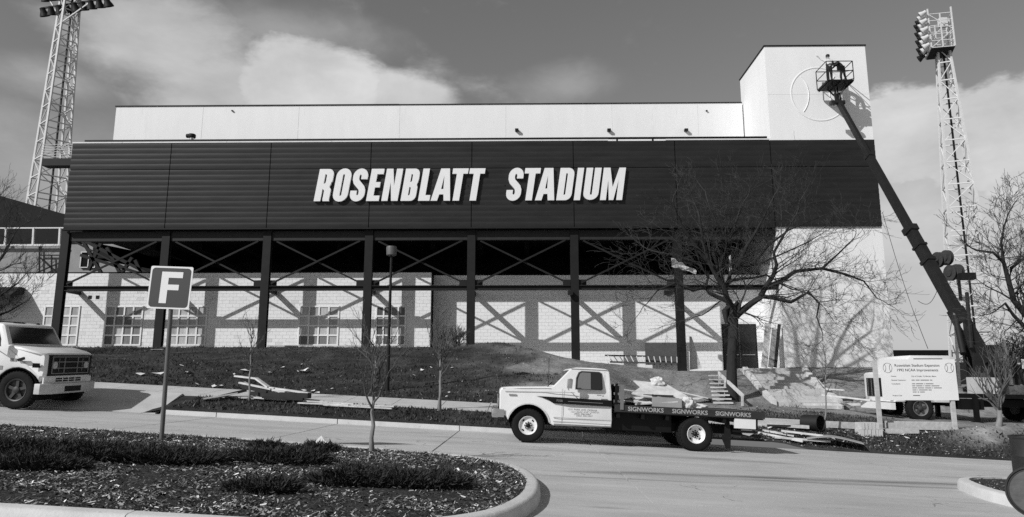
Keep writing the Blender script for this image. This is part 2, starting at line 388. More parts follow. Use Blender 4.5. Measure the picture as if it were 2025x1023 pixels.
# far kerb, driveway apron and sidewalk
kb = MB(); kb.quad([(-10.2, KERB_Y, road(-10.2) - .05), (7.0, KERB_Y, road(7.0) - .05), (7.0, KERB_Y + .2, road(7.0) - .05), (-10.2, KERB_Y + .2, road(-10.2) - .05)])
kerb = tag(kb.build('kerb', joint_mat), kind='structure')
for i in range(len(JX) - 1):
    x0, x1 = max(JX[i], -10.3) + .012, JX[i + 1] - .012
    if x1 < x0 + .3: continue
    if x1 > 7.6: continue
    m = MB(); pr = [(KERB_Y, -.05), (KERB_Y + .02, .13), (KERB_Y + .05, .152), (KERB_Y + .17, .155), (KERB_Y + .17, -.05)]
    a = [m.vert((x0, y, road(x0) + z)) for y, z in pr]; c = [m.vert((x1, y, road(x1) + z)) for y, z in pr]
    for k in range(4): m.f.append([a[k], c[k], c[k + 1], a[k + 1]])
    m.f.append(a); m.f.append(c[::-1]); m.build('kerb_stone', kerb_mat, kerb)
sw = MB(); sw.quad([(-30, 22.5, T(-30, 22.5) + .005), (9, 22.5, T(9, 22.5) + .005), (9, 24.5, T(9, 24.5) + .005), (-30, 24.5, T(-30, 24.5) + .005)])
walk = tag(sw.build('sidewalk', joint_mat), kind='structure')
x = -30.0
while x < 8.2:
    m = MB(); x0, x1 = x + .01, x + 1.51
    c = [(x0, 22.5), (x1, 22.5), (x1, 24.5), (x0, 24.5)]; top = [(px, py, T(px, py, False) + .045) for px, py in c]; bot = [(px, py, T(px, py, False) - .08) for px, py in c]
    m.quad(top); [m.quad([top[k], top[(k + 1) % 4], bot[(k + 1) % 4], bot[k]]) for k in range(4)]
    m.build('slab', concrete, walk); x += 1.52
dv = MB(); dv.quad([(-31, KERB_Y - .01, road(-31) - .03), (-10.4, KERB_Y - .01, road(-10.4) - .03), (-10.4, 22.5, T(-10.4, 22.5) - .06), (-31, 22.5, T(-31, 22.5) - .06)])
drive = tag(dv.build('driveway', joint_mat), kind='structure')
for i in range(6):
    x1 = -10.45 - i * 3.45; x0 = x1 - 3.43; m = MB()
    c = [(x0, KERB_Y + .012), (x1, KERB_Y + .012), (x1 - (.35 if i == 0 else 0), 22.49), (x0, 22.49)]
    top = [(px, py, road(px) + (py - KERB_Y) / 2.3 * .46 + .04 * (py - KERB_Y) / 2.3 + .02) for px, py in c]; bot = [(a_, b_, z - .1) for a_, b_, z in top]
    m.quad(top); [m.quad([top[k], top[(k + 1) % 4], bot[(k + 1) % 4], bot[k]]) for k in range(4)]
    m.build('slab', concrete, drive)

# ------------------------------------------------------------------ planted islands
def island(name, path, kerbs, closed_left, soil_h=.13):
    """path: outer foot of the kerb, walked with the planted bed on the right hand"""
    pts = [Vector((x, y)) for x, y in path]; n = len(pts); inn = []
    for i in range(n):
        d = (pts[min(i + 1, n - 1)] - pts[max(i - 1, 0)]).normalized(); inn.append(pts[i] + Vector((d.y, -d.x)) * .20)
    bm_ = MB(); cen = Vector((sum(p.x for p in inn) / n, sum(p.y for p in inn) / n))
    grid = [bm_.vert((p.x, p.y, road(p.x) + soil_h)) for p in inn]; bm_.f.append(grid)
    base = tag(bm_.build(name, soil), kind='structure')
    for i in range(0, n - 1, kerbs):
        j1 = min(i + kerbs, n - 1); m = MB(); rows = []
        for j in range(i, j1 + 1):
            o, q = pts[j], inn[j]
            if j == i: o, q = o.lerp(pts[j + 1], .012), q.lerp(inn[j + 1], .012)
            z = road(o.x)
            rows.append([m.vert(p) for p in ((o.x, o.y, z - .04), (*o.lerp(q, .10), z + .11), (*o.lerp(q, .22), z + .145), (*o.lerp(q, .4), z + .155), (*o.lerp(q, .98), z + .158), (*q, z + .05))])
        for a, c in zip(rows, rows[1:]):
            for k in range(5): m.f.append([a[k], a[k + 1], c[k + 1], c[k]])
        m.f.append(rows[0]); m.f.append(rows[-1][::-1]); m.build('kerb_stone', kerb_mat, base, smooth=50)
    return base, inn
def smooth_path(pts, n=4):
    o = []
    for i in range(len(pts) - 1):
        p0 = Vector(pts[max(i - 1, 0)]); p1 = Vector(pts[i]); p2 = Vector(pts[i + 1]); p3 = Vector(pts[min(i + 2, len(pts) - 1)])
        for k in range(n):
            t = k / n; o.append(0.5 * ((2 * p1) + (p2 - p0) * t + (2 * p0 - 5 * p1 + 4 * p2 - p3) * t * t + (-p0 + 3 * p1 - 3 * p2 + p3) * t ** 3))
    o.append(Vector(pts[-1])); return [tuple(p) for p in o]
islA = smooth_path([(-29, 13.7), (-20, 13.7), (-12, 13.68), (-6.5, 13.55), (-2.7, 13.0), (-1.2, 12.65), (-.45, 12.1), (0, 11.3), (.2, 10.3), (.22, 9.3), (.1, 8.3), (-.25, 7.3), (-.9, 6.6), (-1.8, 6.25), (-3.4, 6.2), (-8, 6.2), (-14, 6.2), (-29, 6.2)])
isl, innA = island('planted_island', islA, 4, True)
islB = smooth_path([(22, 7.4), (14, 7.8), (9.4, 8.4), (8.0, 9.1), (7.35, 10.2), (7.2, 11.4), (7.4, 12.4), (7.75, 13.2), (8.4, 13.7), (9.6, 13.95), (14, 14.0), (22, 14.0)])
isl2, innB = island('corner_island', islB, 4, False)

def inside(x, y, poly):
    c = False; n = len(poly)
    for i in range(n):
        a, b2 = poly[i], poly[i - 1]
        if (a[1] > y) != (b2[1] > y) and x < (b2[0] - a[0]) * (y - a[1]) / (b2[1] - a[1]) + a[0]: c = not c
    return c
# loose mulch, leaves and chips over the bed
chip_mat = mat('mulch chips', .21, .9, attr='tint')
def litter(name, poly, n, x0, x1, y0, y1, parent):
    m = MB()
    for _ in range(n):
        x, y = rnd.uniform(x0, x1), rnd.uniform(y0, y1)
        if not inside(x, y, poly): continue
        patch = noise.noise(Vector((x * 1.3, y * 1.3, .7))) + .6 * noise.noise(Vector((x * 4, y * 4, 3)))
        if rnd.random() < .36 - .9 * patch: continue
        a = rnd.random() * 6.28; l = rnd.uniform(.006, .024) * rnd.choice((.7, 1, 1, 1.7)); wd = l * rnd.uniform(.12, .45); t = rnd.uniform(-.55, .55); t2 = rnd.uniform(-.6, .6)
        z = road(x) + .135 + rnd.random() * .022
        dx = Vector((math.cos(a), math.sin(a), t)) * l; dy = Vector((-math.sin(a), math.cos(a), t2)) * wd; c = Vector((x, y, z))
        br = rnd.random()
        tint = (rnd.uniform(2.4, 5.0) if br > .93 - .12 * patch else rnd.uniform(.4, 1.6) if br > .5 - .4 * patch else rnd.uniform(.06, .25))
        m.quad([c - dx - dy, c + dx - dy * .6, c + dx * .8 + dy, c - dx * .7 + dy], tint)
    o = m.build(name, chip_mat, parent, attr=True); return tag(o, kind='stuff')
litter('mulch', innA, 170000, -11.5, .25, 6.3, 13.7, isl)
litter('mulch', innB, 9000, 7.2, 15, 8, 14, isl2)

juniper = mat('juniper needles', .032, .85, attr='tint')
def shrub(name, c, rx, ry, h, n, label, group=None):
    root = empty(name, c, label=label, cat='shrub', group=group); m = MB(); st = MB()
    for k in range(9):
        a = rnd.random() * 6.28; q = rnd.uniform(.4, .9)
        st.tube([(0, 0, -.03), (math.cos(a) * rx * q * .5, math.sin(a) * ry * q * .5, h * .35), (math.cos(a) * rx * q, math.sin(a) * ry * q, h * .5)], [.014, .01, .004], 5)
    for k in range(int(n * 1.8)):
        a = rnd.random() * 6.28; q = math.sqrt(rnd.random()); lump = .75 + .5 * noise.noise(Vector((c[0] + math.cos(a) * q * 2, c[1] + math.sin(a) * q * 2, 4.4)))
        top = h * (1 - q * q * .8) * lump; z = top * (rnd.random() ** .5)
        p = Vector((math.cos(a) * q * rx, math.sin(a) * q * ry, z)); tint = rnd.uniform(.45, 1.7)
        d0 = Vector((math.cos(a) * .8 + rnd.gauss(0, .5), math.sin(a) * .8 + rnd.gauss(0, .5), rnd.uniform(.15, .9))).normalized(); l = rnd.uniform(.05, .12)
        for s in range(6):
            d = (d0 + Vector((rnd.gauss(0, .35), rnd.gauss(0, .35), rnd.gauss(0, .25)))).normalized(); o = p + d0 * l * s * .16
            sd = d.cross(Vector((rnd.gauss(0, 1), rnd.gauss(0, 1), rnd.gauss(0, 1)))).normalized() * .008; e = o + d * l * .75
            i = [m.vert(o - sd, tint), m.vert(o + sd, tint), m.vert(e, tint)]; m.f.append(i)
    m.build('foliage', juniper, root, attr=True); st.build('stem', twig, root); return root
for k, (u, v, rx, ry, h, n, lab) in enumerate((
        (30, 892, 1.3, .55, .26, 1500, 'widest low juniper bush, at the verge facing the big-wheeled white truck'),
        (165, 905, 1.15, .6, .26, 1300, 'spreading juniper bush next to the widest one, short of the F sign'),
        (318, 912, .95, .55, .28, 1200, 'low juniper bush growing round the foot of the F sign post'),
        (545, 912, .85, .5, .30, 1000, 'low juniper bush midway between the F sign and the island sapling'),
        (527, 887, .30, .2, .14, 250, 'tiny juniper clump on the kerb edge between the F sign and the island sapling'),
        (630, 893, .32, .22, .2, 260, 'small juniper clump by the road edge, behind a white scrap'),
        (690, 955, .55, .42, .26, 800, 'juniper bush just streetward of the island sapling, left of a larger one'),
        (800, 958, .85, .45, .28, 1100, 'long juniper bush beside the island sapling, nearest the rounded kerb end'),
        (518, 970, .42, .3, .18, 420, 'small round juniper standing alone in the open mulch'),
        (60, 925, .7, .4, .2, 700, 'low juniper bush in front of the widest one, in open mulch'))):
    p = onroad(u, v); q = p + (Vector((0, 0, EYE)) - p) * (.13 / EYE); shrub('juniper_bush', (q.x, q.y, road(q.x) + .12), rx * .92, ry * .85, h * .74, n, lab, 'junipers in the planted island')

# ------------------------------------------------------------------ the stadium building
BX = [-26.12 + 5.8 * i for i in range(7)] + [14.11, 20.04]
ZT, ZB, ZTW = 13.6 + EYE, 8.543 + EYE, 19.3 + EYE + .08
FY = 38.6; WL, WR = 40.7, 41.9; ZW = 6.32 + EYE
bld = empty('stadium_building', (0, 42, 2.0), label='long stadium building with dark ribbed band, white parapet and white corner tower', cat='building')
def bpart(name, mb, m, **k): return mb.build(name, m, bld, world=True, **k)
# ribbed fascia panels: 8 bays, two rows
ZS = ZT - (ZT - ZB) * 5.03 / 16
pitch = (ZT - ZB) / 16
def rib_panel(x0, x1, z0, z1, y):
    m = MB(); nr = int(round((z1 - z0) / pitch)); p = (z1 - z0) / nr; prof = []
    for k in range(nr):
        z = z0 + k * p
        prof += [(y + .004, z + .004), (y - .004, z + p * .15), (y - .016, z + p * .55), (y - .022, z + p * .84), (y - .018, z + p * .94), (y + .003, z + p * .985)]
    pts0 = [m.vert((x0, a, z)) for a, z in prof]; pts1 = [m.vert((x1, a, z)) for a, z in prof]
    for k in range(len(prof) - 1): m.f.append([pts0[k], pts1[k], pts1[k + 1], pts0[k + 1]])
    b0 = [m.vert((x0, y + .08, z0)), m.vert((x0, y + .08, z1))]; b1 = [m.vert((x1, y + .08, z0)), m.vert((x1, y + .08, z1))]
    m.f.append([b0[0]] + pts0 + [b0[1]]); m.f.append([b1[0]] + pts1 + [b1[1]])
    m.f.append([pts0[-1], pts1[-1], b1[1], b0[1]]); m.f.append([pts0[0], pts1[0], b1[0], b0[0]]); return m
for i in range(8):
    x0, x1 = BX[i] + .022, BX[i + 1] - .022
    if i == 0: x0 = BX[0]
    if i == 7: x1 = BX[8] - .01
    for (z0, z1) in ((ZB, ZS - .012), (ZS + .012, ZT)):
        bpart('fascia_panel', rib_panel(x0, x1, z0, z1, FY), fascia_mat, smooth=35)
m = MB(); m.box((BX[0] + .02, FY + .085, ZB + .02), (BX[8] - .03, FY + .13, ZT - .02)); bpart('fascia_backing', m, black_paint)
m = MB(); m.box((BX[0] - .03, FY - .07, ZB - .07), (BX[7], FY + .14, ZB - .004)); bpart('fascia_sill', m, steel)
for (a, c) in ((0, 2.9), (2.92, 9.0), (9.02, 15.1), (15.12, 21.2), (21.22, 27.2), (27.22, 31.0)):
    m = MB(); m.box((BX[0] + a, FY - .05, ZT + .004), (BX[0] + c, FY + .3, ZT + .085)); bpart('coping', m, metal_white)
m = MB(); m.box((34.3 + BX[0], FY - .05, ZT + .004), (BX[7] - .02, FY + .3, ZT + .085)); bpart('coping', m, metal_white)
m = MB(); m.box((BX[0] + .6, FY + .1, ZT + .16), (BX[7] - .1, FY + .2, ZT + .26))
for k in range(20): x = BX[0] + .8 + k * 2.05; (m.box((x - .05, FY + .12, ZT + .0), (x + .05, FY + .18, ZT + .17)) if x < BX[7] - .2 else None)
bpart('roof_edge_rail', m, black_paint)
m = MB(); m.box((BX[0] + .1, FY + .14, ZT - .35), (BX[7], 43.0, ZT - .05)); bpart('roof_deck', m, dark_in)
# white parapet wall set back on the roof
m = MB(); m.box((-26.5, 43.0, ZT - .3), (BX[7] - .01, 43.4, 19.1)); bpart('parapet_wall', m, white_wall)
m = MB(); m.box((-26.56, 42.95, 19.1), (-8, 43.45, 19.17)); m.box((-7.99, 42.95, 19.105), (BX[7] - .02, 43.45, 19.155)); bpart('parapet_coping', m, steel)
for u in (400, 590, 790, 1000, 1210, 1380):
    p = P(u, 240, 43); m = MB(); m.box((p.x - .006, 42.992, ZT), (p.x + .006, 43.001, 19.09)); bpart('parapet_joint', m, mat('faint joint', .7, .9))
for u in (1022, 1204, 1356, 460, 1397):
    p = P(u, 259 if u > 1000 and u != 1397 else 220, 43); m = MB(); s = .11 if u in (1022, 1204, 1356) else .05
    m.box((p.x - s, 43.0 - s * 2.2, p.z - s * .5), (p.x + s, 42.995, p.z + s * .7)); bpart('wall_vent', m, steel)
p = P(379, 279, 40.5); m = MB(); m.lathe([(.13, -.5), (.13, .1), (.13, .18)], 14, Matrix.Translation((p.x, 40.5, p.z)), 'Z'); vent = bpart('roof_vent', m, chrome, smooth=40)
m = MB(); m.lathe([(.13, .18), (.20, .2), (.22, .26), (.22, .38), (.2, .42), (.0, .45)], 14, Matrix.Translation((p.x, 40.5, p.z)), 'Z')
m.lathe([(.11, -.34), (.13, -.3), (.13, -.0)], 12, Matrix.Translation((p.x, 40.5, p.z + .32)), 'X'); o = m.build('vent_cap', steel, vent, smooth=40); attach(o, vent, True); o.matrix_parent_inverse = (bld.matrix_basis @ vent.matrix_parent_inverse).inverted()
# corner tower
TX0, TX1, TY = 14.2, 20.06, 38.72
tb = 1.6
m = MB(); m.prism([(TY, tb), (TY, ZTW), (43.42, ZTW), (43.42, ZT - .5), (47.5, ZT - .5), (47.5, tb)], TX0, TX1, 0, None, 'X'); tower = bpart('tower_wall', m, white_wall)
m = MB(); m.box((TX0 - .05, TY - .05, ZTW + .003), (TX1 + .05, 43.47, ZTW + .07)); bpart('tower_coping', m, steel)
m = MB(); m.box((TX0 + .05, TY - .02, 1.9), (TX1 + .02, TY - .003, 2.2)); bpart('tower_plinth', m, steel)
m = MB(); p = P(1620, 186, TY); ring = 1.62
m.lathe([(ring - .05, -.008), (ring - .03, -.022), (ring + .03, -.022), (ring + .05, -.008)], 72, Matrix.Translation((p.x, TY, p.z))); m.f = m.f[:-2]; bpart('baseball_ring', m, white_wall, smooth=40)
for sgn in (-1, 1):
    m = MB(); arc = []
    for k in range(15):
        t = R(-42 + 84 * k / 14); arc.append((p.x + sgn * (2.05 - 1.45 * math.cos(t)), TY - .02, p.z + 1.62 * math.sin(t)))
    m.tube(arc, .02, 6); bpart('baseball_seam', m, white_wall, smooth=60)
for z in (13.2 + EYE + 3.2,):
    m = MB(); m.box((TX0 + .01, TY - .006, z), (TX1 - .01, TY + .001, z + .012)); bpart('tower_joint', m, MATS['faint joint'])

# columns, girders, braces
def hcol(x, y, z0, z1, w=.45, d=.30, t=.04):
    m = MB(); m.box((x - w / 2, y - d / 2, z0), (x + w / 2, y - d / 2 + t, z1)); m.box((x - w / 2, y + d / 2 - t, z0), (x + w / 2, y + d / 2, z1)); m.box((x - t / 2 - .05, y - d / 2 + t, z0), (x + t / 2 + .05, y + d / 2 - t, z1)); return m
CY = 38.98
for i in range(7):
    bpart('column', hcol(BX[i], CY, T(BX[i], CY) - .4, ZB - .075), steel)
    m = MB(); m.box((BX[i] - .4, CY - .4, T(BX[i], CY) - .5), (BX[i] + .4, CY + .4, T(BX[i], CY) + .03)); bpart('footing', m, concrete)
    yw = WL if BX[i] < -6 else WR
    m = MB(); m.box((BX[i] - .08, CY + .155, 5.16 + EYE - .14), (BX[i] + .08, yw - .02, 5.16 + EYE + .14)); bpart('tie_beam', m, steel)
for i in range(7):
    x0 = BX[i] + .235; x1 = (BX[i + 1] - .235) if i < 6 else TX0 - .004
    m = MB(); m.box((x0, CY - .05, 7.9 + EYE), (x1, CY + .2, 8.42 + EYE)); bpart('girder', m, mat('sunlit girder', .024, .6, .2, 3, spec=.25))  # lighter than the other steel to paint in sunlight on the girder face
    m = MB(); m.box((x0, CY - .12, 5.03 + EYE), (x1, CY + .12, 5.07 + EYE)); m.box((x0, CY - .02, 5.072 + EYE), (x1, CY + .02, 5.25 + EYE)); m.box((x0, CY - .12, 5.253 + EYE), (x1, CY + .12, 5.3 + EYE)); bpart('cross_beam', m, steel)
    zt, zb = 7.85 + EYE, 5.42 + EYE; xa, xb = x0 + .12, x1 - .12
    if i == 6: continue
    m = MB(); m.bar((xa + .15, CY + .02, zt), (xb, CY + .02, zb), .09, .09, (0, 1, 0)); bpart('brace', m, steel)
    m = MB(); m.bar((xb - .15, CY - .11, zt), (xa, CY - .09, zb), .09, .09, (0, 1, 0)); bpart('brace', m, steel)
    for (gx, s) in ((x0, 1), (x1, -1)):
        m = MB(); m.box((min(gx, gx + s * .42), CY - .035, 5.302 + EYE), (max(gx, gx + s * .42), CY - .015, 5.62 + EYE)); bpart('gusset_plate', m, steel)
for u, v in ((1127, 581), (1316, 581)):
    p = P(u, v, CY); m = MB(); m.box((p.x - .13, CY - .5, p.z - .12), (p.x + .13, CY - .2, p.z + .12)); bpart('wall_lamp', m, steel)
# soffit, back wall of the dark concourse
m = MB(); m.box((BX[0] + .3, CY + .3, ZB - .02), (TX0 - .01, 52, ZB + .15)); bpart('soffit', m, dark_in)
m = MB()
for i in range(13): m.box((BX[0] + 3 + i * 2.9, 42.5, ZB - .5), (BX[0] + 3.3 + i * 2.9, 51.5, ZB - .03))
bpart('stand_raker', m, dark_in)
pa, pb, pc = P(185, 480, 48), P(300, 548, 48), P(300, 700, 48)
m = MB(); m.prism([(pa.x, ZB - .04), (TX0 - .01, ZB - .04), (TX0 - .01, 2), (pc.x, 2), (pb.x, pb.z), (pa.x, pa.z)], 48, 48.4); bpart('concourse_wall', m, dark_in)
for (a, c) in (((165, 478), (200, 540)), ((200, 482), (175, 535)), ((212, 490), (240, 545)), ((262, 510), (235, 548)), ((160, 505), (300, 548)), ((268, 515), (290, 560)), ((170, 478), (300, 545))):
    q, s = P(*a, 46.5), P(*c, 46.5); m = MB(); m.bar(q, s, .2, .2, (0, 1, 0)); bpart('truss_member', m, steel)

# painted block walls
def windows_at(us, v0, v1, Y):
    o = []
    for (a, c) in us: p, q = P(a, v1, Y), P(c, v0, Y); o.append((p.x, q.x, p.z, q.z))
    return o
WINS = windows_at(((80, 160), (203, 285), (330, 412), (588, 672), (741, 804)), 605, 684, WL)
def block_wall(name, x0, x1, z0, z1, Y, holes, material, stain, dep=.12):
    m = MB(); h, l, j = .2032, .4064, .011; nrow = int((z1 - z0) / h)
    for r in range(nrow + 1):
        za = z1 - (r + 1) * h; zb_ = z1 - r * h - j
        if za < z0: break
        x = x0 - (l / 2 if r % 2 else 0)
        while x < x1:
            a, c = max(x, x0), min(x + l - j, x1); segs = [(a, c)]
            for (hx0, hx1, hz0, hz1) in holes:
                if za < hz1 - .05 and zb_ > hz0 + .05:
                    segs = [s for (p0, p1) in segs for s in ((p0, min(p1, hx0)), (max(p0, hx1), p1)) if s[1] - s[0] > .02]
            for (p0, p1) in segs:
                t = rnd.uniform(.975, 1.02)
                if stain:
                    q = noise.noise(Vector((p0 * .8, za * .9, 2.5)))
                    if rnd.random() < .03 + .22 * max(0, q): t = rnd.uniform(.72, .93)
                dy = rnd.uniform(-.002, .002); A = [(p0, Y + dy, za), (p1, Y + dy, za), (p1, Y + dy, zb_), (p0, Y + dy, zb_)]
                B_ = [(p, Y + dep, q) for (p, _, q) in A]
                m.quad(A, t); [m.quad([A[k], A[(k + 1) % 4], B_[(k + 1) % 4], B_[k]], t) for k in range(4)]
            x += l
    o = bpart(name, m, material, attr=True); tag(o, kind='stuff'); return o
LX0 = -42.0; LX1 = P(851, 640, WL).x
m = MB(); m.box((LX0, WL + .012, 1.0), (LX1 - .01, WL + .3, ZW - .02)); bw = bpart('block_wall', m, mortar)
# window openings sit in front of the backing: push the backing behind them
block_wall('block_courses', LX0, LX1, 2.9, ZW, WL, WINS, block_white, True, .0115)
m = MB(); m.box((LX1 - .2, WL + .31, 1.0), (LX1 - .003, WR - .004, ZW - .004)); bpart('wall_return', m, block_right)
m = MB(); m.box((LX1 - .15, WR + .012, .5), (TX0 - .006, WR + .3, ZW - .02)); bpart('block_wall', m, mortar)
DOOR = (P(1431, 727, WR).x, P(1500, 727, WR).x, 2.0, P(1465, 641, WR).z)
block_wall('block_courses', LX1, TX0 - .004, 1.2, ZW, WR, [DOOR], block_right, False, .0115)
m = MB(); m.box((LX0, WL - .015, ZW + .002), (LX1 + .02, WL + .31, ZW + .06)); bpart('wall_cap', m, block_right)
m = MB(); m.box((LX1 + .025, WR - .015, ZW + .002), (TX0 - .01, WR + .31, ZW + .06)); bpart('wall_cap', m, block_right)
# windows of 4 x 4 panes
pane_m = [mat('pane %d' % k, v, .35, .25, 3, stretch=(3, 3, .6)) for k, v in enumerate((.55, .48, .36, .20, .10))]
for wi, (x0, x1, z0, z1) in enumerate(WINS):
    m = MB(); nxp, nzp, t = 4, 4, .085; y0, y1 = WL - .05, WL + .008
    for k in range(nxp + 1): x = lerp(x0, x1 - t, k / nxp); m.box((x, y0, z0), (x + t, y1, z1))
    for k in range(nzp + 1):
        z = lerp(z0, z1 - t, k / nzp)
        for q in range(nxp): m.box((lerp(x0, x1 - t, q / nxp) + t + .001, y0 + .006, z), (lerp(x0, x1 - t, (q + 1) / nxp) - .001, y1, z + t))
    wnd = bpart('window', m, mat('white window frame', .84, .6))
    for a in range(nxp):
        for c in range(nzp):
            m = MB(); xa, xb = lerp(x0, x1 - t, a / nxp) + t, lerp(x0, x1 - t, (a + 1) / nxp); za, zb_ = lerp(z0, z1 - t, c / nzp) + t, lerp(z0, z1 - t, (c + 1) / nzp)
            m.box((xa + .004, WL - .004, za + .004), (xb - .004, WL + .006, zb_ - .004))
            k = (rnd.choice((0, 1, 1, 2)) if wi in (0, 2, 3) else rnd.choice((2, 3, 3, 4, 1)) if wi == 1 else rnd.choice((1, 2, 3, 4)))
            if wi >= 3 and c == 0: k = rnd.choice((2, 3, 4))
            o = m.build('pane', pane_m[k], wnd); o.matrix_parent_inverse = (bld.matrix_basis @ wnd.matrix_parent_inverse).inverted()
for u in (178, 193):
    p = P(u, 588, WL); m = MB(); m.box((p.x - .1, WL - .02, p.z - .1), (p.x + .1, WL + .004, p.z + .1)); bpart('wall_vent', m, black_paint)
# double door with panic bars
dx0, dx1, dz0, dz1 = DOOR
m = MB(); m.box((dx0, WR - .01, dz0), (dx0 + .07, WR + .01, dz1)); m.box((dx1 - .07, WR - .01, dz0), (dx1, WR + .01, dz1)); m.box((dx0 + .072, WR - .01, dz1 - .07), (dx1 - .072, WR + .01, dz1)); bpart('door_frame', m, steel)
dmid = (dx0 + dx1) / 2
for (a, c) in ((dx0 + .075, dmid - .01), (dmid + .01, dx1 - .075)):
    m = MB(); m.box((a, WR - .006, dz0 + .02), (c, WR + .009, dz1 - .075)); d = bpart('door', m, mat('dark door glass', .012, .25, spec=.5))
    for (s, hgt) in (('push_bar', 1.0),):
        m = MB(); m.bar((a + .1, WR - .07, dz0 + hgt), (c - .1, WR - .07, dz0 + hgt), .03, .04); m.box((a + .1, WR - .07, dz0 + hgt - .02), (a + .14, WR - .008, dz0 + hgt + .02)); o = m.build(s, chrome, d); o.matrix_parent_inverse = (bld.matrix_basis @ d.matrix_parent_inverse).inverted()
# left-hand awning over a side entrance and its catwalk
pa, pb = P(-70, 565, WL), P(46, 600, WL)
m = MB(); m.prism([(WL - .02, pb.z + .55), (WL - .02, pb.z + .9), (WL - .35, pb.z + .92), (WL - 1.15, pb.z + .35), (WL - 1.2, pb.z - .25), (WL - 1.1, pb.z - .25), (WL - 1.05, pb.z + .2)], pa.x, pb.x, axis='X'); bpart('entrance_awning', m, mat('dark awning canvas', .02, .9, .2, 4))
q = P(98, 318, 39.4); m = MB(); m.box((q.x - .1, 38.9, q.z - .45), (BX[0] - .02, 39.5, q.z - .02)); cw = bpart('catwalk', m, steel)
for k in range(6):
    m = MB(); pts = []
    for s in range(13): x = lerp(q.x - .2, BX[0] + .1, s / 12); pts.append((x, 38.95, q.z + .08 + k * .15 + .025 * math.sin(s * 1.57)))
    m.tube(pts, .02, 5); bpart('catwalk_rail', m, metal_white)

